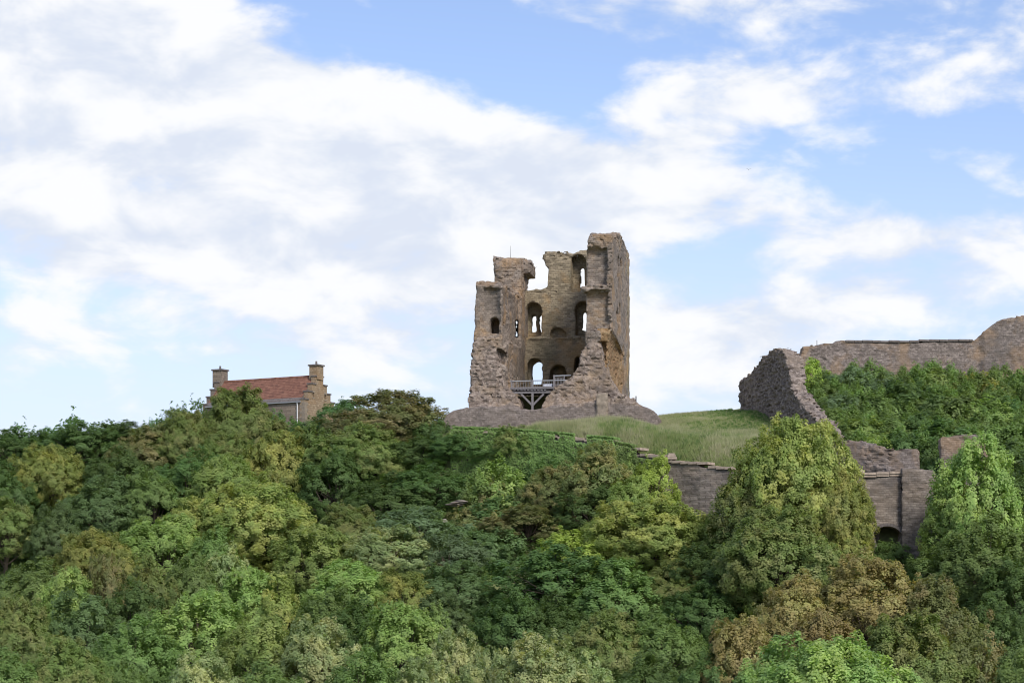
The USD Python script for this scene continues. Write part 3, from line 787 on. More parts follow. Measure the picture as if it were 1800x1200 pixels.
# curtain wall along the skyline on the right
path = plan((1394, 249.0), (1720, 251.0), (1732, 250.6), (1985, 249.0))
tf = profile([(1394, 629), (1405, 628), (1408, 613), (1414, 607), (1421, 606), (1425, 608), (1443, 609), (1446, 606), (1463, 605), (1467, 600), (1478, 599), (1483, 601), (1540, 602), (1608, 602), (1616, 604), (1620, 600), (1706, 600), (1714, 597), (1722, 591),
              (1729, 584), (1737, 576), (1750, 567), (1763, 563), (1775, 560), (1788, 558), (1800, 557), (1830, 558), (1860, 563), (1890, 575), (1930, 600), (1985, 606)], path)
cw = thing('curtain_wall', 'long grey brown stone curtain wall on the right skyline, rising to a rounded mass', 'wall')
def rough_c(P, L):
    r = np.full(len(P), 0.12)
    r = np.where((P[:, 0] < 3.5), 0.6, r)
    return np.maximum(r, np.clip((P[:, 2] - 33.0) / 1.0, 0, 0.7))
v, f, place, S = wall_along(path, 1.5, 22.0, tf, rough=rough_c, seed=21, course_amp=0.055, ch=0.25, cl=0.45)
obj('wall', (v, f), M['curtain'], cw)
us = U0 + np.array([place(np.array([[s, 0, 0.]]))[0] for s in np.linspace(0, S[-1], 400)])[:, 0] / np.array([place(np.array([[s, 0, 0.]]))[0] for s in np.linspace(0, S[-1], 400)])[:, 1] * F
def s_of(u):
    return np.interp(u, us, np.linspace(0, S[-1], 400))
r2 = random.Random(4)
u = 1484
while u < 1704:                                                   # dark flat coping slabs
    L_ = r2.uniform(13, 19)
    if not (1606 < u + L_ / 2 < 1619):
        sa, sb = s_of(u), s_of(min(u + L_ - 0.7, 1706))
        zc = tf((sa + sb) / 2) + 0.02 + r2.uniform(-.02, .03)
        m = box(sb - sa, 1.75 + r2.uniform(-.05, .08), 0.2)
        a = place(np.array([[sa, 0, zc]]))[0]; b = place(np.array([[sb, 0, zc]]))[0]
        m.apply_transform(trimesh.transformations.rotation_matrix(math.atan2(b[1] - a[1], b[0] - a[0]), [0, 0, 1]))
        m.apply_translation((a + b) / 2)
        obj('coping_slab', m, M['slate'], cw)
    u += L_
for u, vt in ((1617, 596), (1436, 598)):
    s_ = s_of(u)
    b = place(np.array([[s_, 0, tf(s_) - .15]]))[0]
    tp = (V0 - vt) / F * b[1]
    pl = obj('thin_pole', rod(b, (b[0], b[1], tp), 0.03), M['dark_metal'])
    tag(pl, 'thin metal pole on the curtain wall above a vertical joint' if u > 1500 else 'thin metal pole near the broken left end of the curtain wall', 'pole')

# ruined wall end that comes down the slope
path = plan((1311, 249.0), (1376, 238.5), (1400, 234.5), (1428, 229.0), (1450, 225.0), (1468, 221.5))
tf2 = profile([(1300, 706), (1305, 697), (1308, 686), (1312, 668), (1322, 662), (1334, 656), (1338, 648), (1346, 640), (1353, 630), (1362, 617), (1371, 614), (1385, 613), (1391, 617), (1396, 627), (1401, 645), (1407, 684), (1413, 692), (1418, 700),
               (1430, 718), (1447, 733), (1460, 755), (1470, 772)], path)
rw = thing('ruined_wall', 'broken pinkish rubble wall with toothed edge coming down the grassy slope', 'wall')
v, f, place, S = wall_along(path, 1.8, 10.0, tf2, rough=lambda P, L: 0.45 + 0.5 * np.clip((P[:, 0] - 4.5) / 2, 0, 1), seed=31, rubble_amp=0.17, course_amp=0.16, ch=0.3, cl=0.6, h=0.14, stone=0.4, zs=2.2)
obj('wall', (v, f), M['ruin_rubble'], rw)

# barbican: lower broken walls and the gate
path = plan((1455, 221.5), (1520, 219.0), (1560, 218.0), (1616, 217.5))
tf3 = profile([(1455, 742), (1465, 765), (1474, 777), (1480, 774), (1490, 773), (1517, 774), (1530, 779), (1542, 783), (1560, 790), (1575, 792), (1590, 791), (1612, 790), (1616, 795)], path)
bw = thing('barbican_wall', 'low ruined barbican wall with patch of rubble right of the yellowish sycamore', 'wall')
v, f, place, S = wall_along(path, 1.6, 8.0, tf3, rough=lambda P, L: 0.15 + 0.8 * ((P[:, 0] > L - 5.1) & (P[:, 0] < L - 2.4)) * (P[:, 1] < 0) + 0.5 * np.clip((P[:, 2] - 16.6), 0, 1), seed=41, ch=0.27)
obj('wall', (v, f), M['curtain'], bw)

gate = thing('castle_gate', 'dark stained stone gate wall with a pointed arch beneath flat coping', 'gate')
path = plan((1478, 213.0), (1584, 212.6))
L_gate = math.dist(*path)
tf4 = lambda s: (V0 - 838) / F * 213.0
sg = lambda u: (u - 1478) / (1584 - 1478) * L_gate
s0, s1 = sg(1534), sg(1581.5)
za, zs = (V0 - 926) / F * 213, (V0 - 938) / F * 213
xs_ = np.linspace(-1, 1, 21)
arch = [(s0, 0), (s1, 0)] + [((s0 + s1) / 2 + (s1 - s0) / 2 * -x_, zs + (za - zs) * (1 - abs(x_) ** 2.0) ** 0.75) for x_ in -xs_[::-1][::-1]]
def cut_gate(s, t, z):
    sx, zx = np.ravel(s), np.ravel(z)
    return np.maximum(poly_field(arch, sx, zx)[:, None, :], -2.0 + 0 * t)
v, f, place, S = wall_along(path, 1.8, 0.5, tf4, rough=lambda P, L: np.full(len(P), 0.06), seed=51, cut=cut_gate, h=0.15, warp=0.05)
obj('wall', (v, f), M['grey_wall'], gate)
for i in range(3):
    a_, b_ = 1516 + i * 22.2, 1516 + (i + 1) * 22.2 - 0.8
    c = at((a_ + b_) / 2, 838 - i * .9, 212.7)
    obj('coping_slab', join([box((b_ - a_) * .0532, 2.15, 0.2, c + [0, 0, 0.25]), box((b_ - a_) * .0532, 1.98, 0.22, c + [0, 0, 0.04])]), M['coping'], gate)
for sx in (1532, 1584):
    c = at(sx, 960, 217.0)
    obj('passage_wall', box(0.5, 6.2, 9.0, (c[0], 216.9, c[2] - 1.2)), M['grey_wall'], gate)
obj('passage_vault', box(3.6, 6.2, 0.6, (at(1558, 0, 215)[0] + .05, 216.9, za + 1.4)), M['grey_wall'], gate)
obj('inner_door', box(2.6, 0.15, 6.0, (at(1558, 0, 218.5)[0], 218.5, za - 2.2)), M['bark'], gate)
vs = []
for i in range(11):                                                # hood stones over the arch
    x0, x1 = xs_[i * 2 - (i == 10) * 0] if i < 10 else 1, xs_[min(i * 2 + 2, 20)] if i < 10 else 1
    if i == 10:
        break
    pt = lambda x_, g_: np.array([(s0 + s1) / 2 + ((s1 - s0) / 2 + g_) * x_, zs + (za - zs + g_) * (1 - abs(x_) ** 2.0) ** 0.75])
    q4 = [pt(x0, .03), pt(x1 - .01, .03), pt(x1 - .01, .33), pt(x0, .33)]
    vv8 = []
    for dep in (-1.08, -0.8):
        vv8 += [place(np.array([[a_[0], dep, a_[1]]]))[0] for a_ in q4]
    ff = [[0, 1, 2], [0, 2, 3], [4, 6, 5], [4, 7, 6], [0, 4, 5], [0, 5, 1], [1, 5, 6], [1, 6, 2], [2, 6, 7], [2, 7, 3], [3, 7, 4], [3, 4, 0]]
    obj('arch_stone', trimesh.Trimesh(np.array(vv8), ff, process=True), M['slate'], gate)
pc = at(1512, 832, 212.5)
obj('pier_cap', trimesh.creation.revolve(np.array([[0, .35], [.25, .32], [.42, .15], [.42, -.1], [.5, -.12], [.5, -.35], [0, -.35]]), sections=14).apply_translation(pc), M['coping'], gate)
obj('pier', box(0.85, 0.9, 11, pc + [0, 0, -5.85]), M['grey_wall'], gate)
path = plan((1584, 212.0), (1648, 211.6))
tf5 = profile([(1584, 824), (1600, 824), (1622, 824), (1640, 826), (1648, 840)], path)
pr = thing('gate_pier', 'paler stone pier wall joined to the right side of the arched gate', 'wall')
v, f, place, S = wall_along(path, 2.0, 0.5, tf5, rough=lambda P, L: 0.1 + 0.3 * (P[:, 0] > 2), seed=52, ch=0.27, h=0.16)
obj('wall', (v, f), M['grey_wall'], pr)
path = plan((1651, 217.0), (1744, 216.5))
tf6 = profile([(1651, 772), (1656, 769), (1680, 767), (1700, 766), (1744, 766)], path)
st = thing('stone_stump', 'square stump of stone wall behind the bright tree at right', 'wall')
v, f, place, S = wall_along(path, 2.0, 7.0, tf6, rough=lambda P, L: 0.15 + 0.4 * np.clip(P[:, 2] - 17.6, 0, 1), seed=53, ch=0.27)
obj('wall', (v, f), M['curtain'], st)

# retaining wall below the grass
rt = thing('retaining_wall', 'stepped stone retaining wall with pale coping below the grassy slope', 'wall')
rp = np.stack([WX, WY], 1)
RS = np.concatenate([[0], np.cumsum(np.linalg.norm(np.diff(rp, axis=0), axis=1))])
v, f, place, S = wall_along(rp, 1.3, 4.0, lambda s: np.interp(s, RS, WZ) - 0.2, rough=lambda P, L: np.full(len(P), 0.05), seed=61, ch=0.27, warp=0.05)
obj('wall', (v, f), M['grey_wall'], rt)
s = 0.3
while s < RS[-1] - 0.5:
    L_ = r2.uniform(0.75, 1.25)
    e = min(s + L_ - 0.025, RS[-1])
    zc = (np.interp(s, RS, WZ) + np.interp(e, RS, WZ)) / 2 - 0.1
    if abs(np.interp(s, RS, WZ) - np.interp(e, RS, WZ)) > 0.25:
        zc = np.interp(s, RS, WZ) - 0.1
    a, b = place(np.array([[s, 0, zc]]))[0], place(np.array([[e, 0, zc]]))[0]
    m = box(e - s, 1.62 + r2.uniform(-.06, .06), 0.24)
    m.apply_transform(trimesh.transformations.rotation_matrix(math.atan2(b[1] - a[1], b[0] - a[0]), [0, 0, 1]))
    m.apply_translation((a + b) / 2 + [0, 0, r2.uniform(-.02, .02)])
    obj('coping_stone', m, M['coping'], rt)
    s += L_
for i, (w, zz, hh) in enumerate(((1.0, 0.12, .2), (.8, .34, .18), (.6, .52, .16))):        # stacked kneeler stones where the wall steps
    c = at(1178, 806, 222.4) + [0.1, 0, zz - 0.1]
    obj('kneeler_stone', box(w, 1.45 - i * .1, hh, c), M['coping'], rt)

# ------------------------------------------------------------------ the cottage
A29 = math.radians(29)
cot = thing('cottage', 'stone cottage with red tiled roof, stepped gables and two chimneys on the left skyline', 'house', (-23.5, 258.0, 0), 0)
lx, ly = np.array([-math.cos(A29), math.sin(A29)]), np.array([math.sin(A29), math.cos(A29)])
CL, CW = 14.3, 6.0
ZBASE, ZE, ZR = 21.0, 25.55, 28.65
def C(l, w, z):
    return np.array([*(l * lx + w * ly), z])
def cbox(l0, l1, w0, w1, z0, z1):
    v = np.array([C(l, w, z) for l in (l0, l1) for w in (w0, w1) for z in (z0, z1)])
    return trimesh.convex.convex_hull(v)
obj('front_wall', cbox(0.45, CL - .45, 0.0, 0.45, ZBASE, ZE), M['cottage_grey'], cot)
obj('rear_wall', cbox(0.45, CL - .45, CW - .45, CW, ZBASE, ZE), M['cottage_grey'], cot)
def gable(l0, l1, mat, holes):
    steps = [(-0.03, ZBASE), (CW + .03, ZBASE)]
    H0, dz, n = ZE + 0.15, 0.93, 4
    dw = (CW / 2 - 0.75) / 3
    left, right = [], []
    for i in range(4):
        z = H0 + i * dz
        w = i * dw
        right += [(CW + .03 - w, z - (dz if i else z - ZBASE) if i else z), (CW + .03 - w, z)]
    pts = [(-.03, ZBASE), (CW + .03, ZBASE)]
    for i in range(4):
        w = CW + .03 - i * dw
        pts += [(w, H0 + (i - 1) * dz if i else ZBASE), (w, H0 + i * dz)]
    for i in range(3, -1, -1):
        w = -.03 + i * dw
        pts += [(w, H0 + i * dz), (w, H0 + (i - 1) * dz if i else ZBASE)]
    P = Polygon(pts).buffer(0)
    for (w, z, sw, sz) in holes:
        P = P.difference(shapely.box(w - sw / 2, z - sz / 2, w + sw / 2, z + sz / 2))
    m = trimesh.creation.extrude_polygon(P, l1 - l0, engine='earcut')
    v = m.vertices.copy()
    m.vertices = np.array([C(l0 + z, x, y) for x, y, z in v])
    m.fix_normals()
    g_ = obj('gable_wall', m, mat, cot)
    for i in range(4):
        for sgn in (0, 1):
            w0 = i * dw - .09
            w1 = (i + 1) * dw + .0 if i < 3 else CW / 2 - .55
            a, b = (w0, w1) if sgn == 0 else (CW - w1, CW - w0)
            obj('crow_step', cbox(l0 - .09, l1 + .09, a, b, H0 + i * dz + .004, H0 + i * dz + .16), M['slate'], cot)
    return g_
holes = [(1.75, 26.35, .34, .55), (4.2, 26.3, .34, .55)]
gable(0.0, 0.62, M['cottage_warm'], holes)
gable(CL - .62, CL, M['cottage_grey'], [])
for (w, z, sw, sz) in holes:
    win = obj('window', cbox(0.30, 0.34, w - sw / 2 - .01, w + sw / 2 + .01, z - sz / 2 - .01, z + sz / 2 + .01), M['glass_dark'], cot)
    obj('lintel', cbox(-.03, 0.2, w - sw / 2 - .12, w + sw / 2 + .12, z + sz / 2 + .003, z + sz / 2 + .2), M['cottage_step'], win)
    obj('sill', cbox(-.05, 0.2, w - sw / 2 - .1, w + sw / 2 + .1, z - sz / 2 - .12, z - sz / 2 - .003), M['cottage_step'], win)
# quoins at the near corner
for i in range(13):
    z = ZBASE + i * .34
    a = .62 if i % 2 else .4
    obj('quoin', cbox(-.035, a, -.035, .62 - a + .42, z, z + .325), M['cottage_step'], cot)
# roof: rows of pantiles, each row overlapping the next
def roof_slope(sign):
    rows, parts = 15, []
    nl = 110
    ls = np.linspace(0.6, CL - .6, nl)
    wave = 0.035 * np.abs(np.sin(np.arange(nl) * math.pi / 2 * 1.02))
    for r_ in range(rows):
        t0, t1 = r_ / rows, (r_ + 1) / rows + .012
        vv_ = []
        for t, lift in ((t0, .05), (t1, .012)):
            w = -0.12 + t * (CW / 2 + .12)
            if sign < 0:
                w = CW - w
            z = ZE - .02 + t * (ZR - ZE + .02) + lift
            vv_ += [C(l, w, z + dz) for l, dz in zip(ls, wave)]
        w = -0.12 + t0 * (CW / 2 + .12)
        w = CW - w if sign < 0 else w
        z = ZE - .02 + t0 * (ZR - ZE + .02)
        vv_ += [C(l, w, z) for l in ls]
        i = np.arange(nl - 1)
        F1 = np.stack([i, i + 1, nl + i + 1, nl + i], 1)
        F2 = np.stack([2 * nl + i, 2 * nl + i + 1, i + 1, i], 1)
        q_ = np.vstack([F1, F2])
        if sign > 0:
            q_ = q_[:, ::-1]
        parts.append(trimesh.Trimesh(np.array(vv_), np.vstack([q_[:, [0, 1, 2]], q_[:, [0, 2, 3]]]), process=False))
    return parts
for sign in (1, -1):
    ps = roof_slope(sign)
    for k, p_ in enumerate(ps):
        obj('stone_slate_row' if k < 2 else 'tile_row', p_, M['slate'] if k < 2 else M['tiles'], cot)
obj('roof_deck', trimesh.convex.convex_hull(np.array([C(l, w, z) for l in (.6, CL - .6) for w, z in ((-.1, ZE - .08), (CW + .1, ZE - .08), (CW / 2, ZR - .06))])), M['slate'], cot)
obj('ridge', trimesh.convex.convex_hull(np.array([C(l, CW / 2 + w, ZR + z) for l in (.6, CL - .6) for w, z in ((-.2, -.08), (.2, -.08), (0, .13), (-.12, .07), (.12, .07))])), M['tiles'], cot)
obj('gutter', cbox(.45, CL - .5, -.24, -.1, ZE - .16, ZE - .04), M['metal'], cot)
dp = [C(.95, -.17, ZE - .1), C(.95, -.1, ZE - .4), C(.95, -.1, ZBASE)]
obj('downpipe', join([rod(dp[0], dp[1], .06), rod(dp[1], dp[2], .06)]), M['white_pipe'], cot)
for l0, l1, z0, z1, mat in ((-.12, 1.0, 28.2, 29.75, 'cottage_warm'), (CL - .95, CL + .35, 28.0, 29.95, 'cottage_grey')):
    ch = obj('chimney', cbox(l0, l1, CW / 2 - .62, CW / 2 + .62, z0, z1), M[mat], cot)
    obj('cap', cbox(l0 - .12, l1 + .12, CW / 2 - .74, CW / 2 + .74, z1 + .003, z1 + .17), M['slate'], ch)
    c = C((l0 + l1) / 2, CW / 2, z1 + .17)
    obj('pot', rod(c, c + [0, 0, .42], .13, .11, 10), M['slate'], ch)

# ------------------------------------------------------------------ trees, shrubs, ivy, grass
protos = stage.CreateClassPrim('/World/plant_kinds')

def leaf_quads(P, N, L, rnd, width=0.72, fold=0.18):
    """One folded, pointed leaf (two triangles) at each point P, facing N."""
    n = len(P)
    t = rnd.normal(size=(n, 3))
    t -= (t * N).sum(1, keepdims=True) * N
    t /= np.linalg.norm(t, axis=1, keepdims=True) + 1e-9
    b = np.cross(N, t)
    L = np.broadcast_to(np.asarray(L, float), (n,))[:, None]
    w = L * width / 2
    v = np.empty((n, 4, 3))
    v[:, 0] = P - t * L * .5
    v[:, 1] = P + b * w - N * w * fold * 2
    v[:, 2] = P + t * L * .5 - N * L * .12
    v[:, 3] = P - b * w - N * w * fold * 2
    i = np.arange(n)[:, None] * 4
    f = np.hstack([i, i + 2, i + 1, i, i + 3, i + 2]).reshape(-1, 3)
    return v.reshape(-1, 3), f

def unit(v):
    return v / (np.linalg.norm(v, axis=-1, keepdims=True) + 1e-9)

def crown(seed, R, H, hb, leaf=0.2, per=75, lobes=17, sub=0.46, dens=1.0, width=0.72, flat=1.3, droop=0.0, open_=0.10, top_bias=0.0):
    """Leaves on sprays, sprays on lobes, lobes on a crown of radius R between the heights hb and H."""
    rnd = np.random.default_rng(seed)
    hz = (H - hb) / 2
    c0 = np.array([0, 0, hb + hz * 0.92])
    d = unit(rnd.normal(size=(lobes * 10, 3)) + [0, 0, 0.2])
    d = d[d[:, 2] > -0.75]
    chosen = [np.array([0.05, 0.03, 1.0])]
    for x in d:
        if len(chosen) < lobes and min(np.linalg.norm(x - c) for c in chosen) > 1.9 / math.sqrt(lobes):
            chosen.append(x)
    D = np.array(chosen)
    lr = R * rnd.uniform(0.17, 0.36, len(D))
    rad = rnd.uniform(0.66, 1.10, len(D))[:, None]
    prof = np.where(D[:, 2:3] > 0, 1 - 0.30 * np.maximum(D[:, 2:3], 0) ** 1.5, 1.0) * [1, 1, 0] + [0, 0, 1]
    LC = c0 + D * rad * prof * (np.array([R, R, hz])[None] - lr[:, None] * 0.92)
    LC[:, 2] += rnd.normal(size=len(D)) * 0.10 * hz * (D[:, 2] > 0)
    area = 2 * math.pi * lr ** 2
    ns = np.maximum(4, (area * dens / (math.pi * sub ** 2) * 1.12).astype(int))
    k = np.repeat(np.arange(len(D)), ns)
    dd = unit(rnd.normal(size=(len(k), 3)) + D[k] * 1.0 + [0, 0, 0.12 + top_bias])
    SP = LC[k] + dd * lr[k][:, None] * rnd.uniform(0.70, 1.22, (len(k), 1)) * [1, 1, 1.5]
    dist = np.linalg.norm(SP[:, None] - LC[None], axis=2) / lr[None]
    dist[np.arange(len(k)), k] = 9
    keep_ = (dist.min(1) > 0.62) & (rnd.random(len(k)) > open_)
    SP, dd = SP[keep_], dd[keep_]
    rs = sub * rnd.uniform(0.65, 1.35, len(SP))
    # upright shoots that break the outline
    up = np.flatnonzero(dd[:, 2] > 0.35)
    up = rnd.choice(up, min(len(up), int(6 * R)), replace=False)
    SP = np.vstack([SP, SP[up] + np.column_stack([rnd.normal(size=(len(up), 2)) * .12, rnd.uniform(.3, .75, len(up))])])
    rs = np.concatenate([rs, rs[up] * 0.62])
    dd = np.vstack([dd, unit(dd[up] * .5 + [0, 0, 1])])
    nl = np.maximum(10, (per * (rs / sub) ** 2).astype(int))
    j = np.repeat(np.arange(len(SP)), nl)
    e = unit(rnd.normal(size=(len(j), 3)) + dd[j] * 0.6 + [0, 0, 0.2])
    P = SP[j] + e * (rs[j] * rnd.uniform(0.45, 1.08, len(j)))[:, None] * [1, 1, flat]
    N = unit(e * 0.7 + dd[j] * 0.6 + [0, 0, 0.25] + rnd.normal(size=(len(j), 3)) * 0.38)
    P[:, 2] -= droop * rnd.random(len(j)) ** 2
    # sparse inner leaves so that the crown is not hollow
    m = int(len(j) * 0.08)
    kk = rnd.integers(0, len(D), m)
    Pi = LC[kk] + unit(rnd.normal(size=(m, 3))) * (lr[kk] * rnd.uniform(0, 0.85, m))[:, None]
    Ni = unit(rnd.normal(size=(m, 3)) + [0, 0, .4])
    P, N = np.vstack([P, Pi]), np.vstack([N, Ni])
    out = unit((P - c0) / [R, R, hz] + [0, 0, 0.15])
    N = N * np.where((N * out).sum(1, keepdims=True) < 0, -1.0, 1.0)
    v, f = leaf_quads(P, N, leaf * rnd.uniform(0.7, 1.25, len(P)), rnd, width)
    crown.normals = np.repeat(unit(N * 0.5 + out * 0.8), 4, axis=0)      # leaves lie along the crown: soft shading
    return (v, f), LC, lr

def trunk_mesh(seed, H, hb, LC, r0):
    rnd = np.random.default_rng(seed)
    parts = []
    top = np.array([rnd.normal() * .15, rnd.normal() * .15, hb + (H - hb) * 0.55])
    mid = np.array([rnd.normal() * .12, rnd.normal() * .12, hb * 0.7])
    parts += [rod((0, 0, -1.2), mid, r0 * 1.25, r0 * .85, 9), rod(mid, top, r0 * .85, r0 * .35, 8)]
    for c in LC:
        t = rnd.uniform(0.0, 0.75)
        a = mid + (top - mid) * t
        b = a + (c - a) * 0.55 + [0, 0, 0.15]
        parts += [rod(a, b, r0 * .36, r0 * .22, 5), rod(b, c, r0 * .22, r0 * .08, 5)]
    return join(parts)

KINDS = {}
def leaf_mesh(path, mesh, mat):
    m = usdkit.mesh(stage, path, mesh, mat)
    m.CreateNormalsAttr(Vt.Vec3fArray.FromNumpy(crown.normals.astype(np.float32)))
    m.SetNormalsInterpolation('vertex')
    return m

def kind(name, species, seed, R, H, hb, crown_name='crown', stem_name='trunk', r0=0.2, **kw):
    x = UsdGeom.Xform.Define(stage, f'/World/plant_kinds/{name}')
    (v, f), LC, lr = crown(seed, R, H, hb, **kw)
    leaf_mesh(f'/World/plant_kinds/{name}/{crown_name}', (v, f), LEAF[species])
    usdkit.mesh(stage, f'/World/plant_kinds/{name}/{stem_name}', trunk_mesh(seed, H, hb, LC, r0), M['bark'])
    KINDS.setdefault(species, []).append((name, R, float(np.percentile(v[:, 2], 99.7))))

sd = 100
for sp_, sizes in {'dark': (2.6, 3.7), 'teal': (3.0,), 'olive': (2.8, 3.7, 5.2), 'brown': (2.8, 3.8), 'mid': (2.7, 3.7), 'bright': (2.8, 3.8), 'fresh': (5.2,),
                   'yellow': (2.6, 3.7, 5.4), 'lime': (2.4,), 'pale': (2.8, 3.7), 'blue': (2.7, 3.6), 'orange': (3.2, 4.4)}.items():
    for R in sizes:
        sd += 7
        kw = dict(leaf=0.178, per=66, lobes=28 if R < 3.2 else 38 if R < 4.5 else 60, sub=0.36)
        if sp_ in ('orange', 'lime', 'fresh'):
            kw.update(sub=0.33, per=54)
        if sp_ == 'pale':
            kw.update(sub=0.31, per=44)
        if R > 5:
            kw.update(sub=0.42, per=84, leaf=0.195)
        kind(f'{sp_}_tree_{len(KINDS.get(sp_, []))}', sp_, sd, R, 6.0 + R * 0.95, 1.0, r0=0.13 + R * .035, **kw)
for sp_, R, H in (('yellow', 4.2, 13.0), ('bright', 3.4, 12.5)):
    sd += 7
    kind(f'{sp_}_tree_tall', sp_, sd, R, H, 1.5, r0=0.3, leaf=0.185, per=62, lobes=56, sub=0.38)
kind('willow_bush', 'willow', 311, 3.2, 5.5, 0.3, 'foliage', 'stem', leaf=0.34, per=60, lobes=26, sub=0.5, width=0.26, flat=0.9, top_bias=.5)
kind('wispy_sapling', 'teal', 317, 1.6, 4.4, 1.0, leaf=0.2, per=20, lobes=26, sub=0.3, dens=1.1, open_=0.3, r0=0.07)
LOW = {}
for nm, sp_, seed, R, H, kw in [('mid_bush', 'mid', 401, 2.0, 2.6, {}), ('bright_bush', 'bright', 402, 2.0, 2.5, {}), ('dark_bush', 'dark', 403, 2.0, 2.6, {}), ('grey_bush', 'willow', 404, 2.0, 2.5, dict(leaf=.2, width=.4)),
                                ('lime_bush', 'lime', 405, 1.9, 2.8, {}), ('yellow_bush', 'yellow', 406, 2.0, 2.5, {}), ('olive_bush', 'olive', 407, 2.0, 2.5, {}), ('blue_bush', 'blue', 408, 2.1, 2.6, {}), ('brown_bush', 'brown', 409, 1.9, 2.2, {}), ('green_bush', 'teal', 410, 2.0, 2.4, {})]:
    x = UsdGeom.Xform.Define(stage, f'/World/plant_kinds/{nm}')
    k2 = dict(leaf=0.17, per=50, lobes=22, sub=0.32)
    k2.update(kw)
    (v, f), LC, lr = crown(seed, R, H, -0.5, **k2)
    leaf_mesh(f'/World/plant_kinds/{nm}/foliage', (v, f), LEAF[sp_])
    usdkit.mesh(stage, f'/World/plant_kinds/{nm}/stem', trunk_mesh(seed, H, 0.2, LC, 0.07), M['bark'])
    LOW[nm] = (R, float(np.percentile(v[:, 2], 99.7)))

r3 = random.Random(9)
def put(kind_name, name, label, cat, loc, sx, sz, group):
    x = UsdGeom.Xform.Define(stage, numbered('/World/' + name))
    x.AddTranslateOp().Set(Gf.Vec3d(*map(float, loc)))
    x.AddRotateZOp().Set(r3.uniform(0, 360))
    x.AddScaleOp().Set(Gf.Vec3f(float(sx * r3.uniform(.95, 1.05)), float(sx * r3.uniform(.95, 1.05)), float(sz)))
    x.GetPrim().GetReferences().AddInternalReference(f'/World/plant_kinds/{kind_name}')
    x.GetPrim().SetInstanceable(True)
    tag(x, label, cat, group)

def tree(species, u, vtop, w, label, Y=None, dY=0.0):
    """A tree whose top stands at pixel (u, vtop) and whose crown is w pixels wide."""
    Y = (245 - (vtop - 740) * 0.1457 if Y is None else Y) + dY
    R = w / 2 * 1.08 * Y / F
    p = at(u, vtop, Y)
    zg = float(ground_z([p[0]], [p[1]])[0])
    h = p[2] - zg
    hmin = max(4.5, 0.85 * R)
    if h < hmin:
        zg -= hmin - h
        h = hmin
    nm, R0, H0 = min(KINDS[species], key=lambda k: abs(math.log(k[1] / R)) + 0.8 * abs(math.log(k[2] / k[1] * R / h)))
    put(nm, {'orange': 'maple_tree', 'willow': 'willow_shrub'}.get(species, 'broadleaf_tree'), label, 'tree' if species != 'willow' else 'shrub', (p[0], p[1], zg), R / R0, h / H0, 'trees on the hillside below the castle')

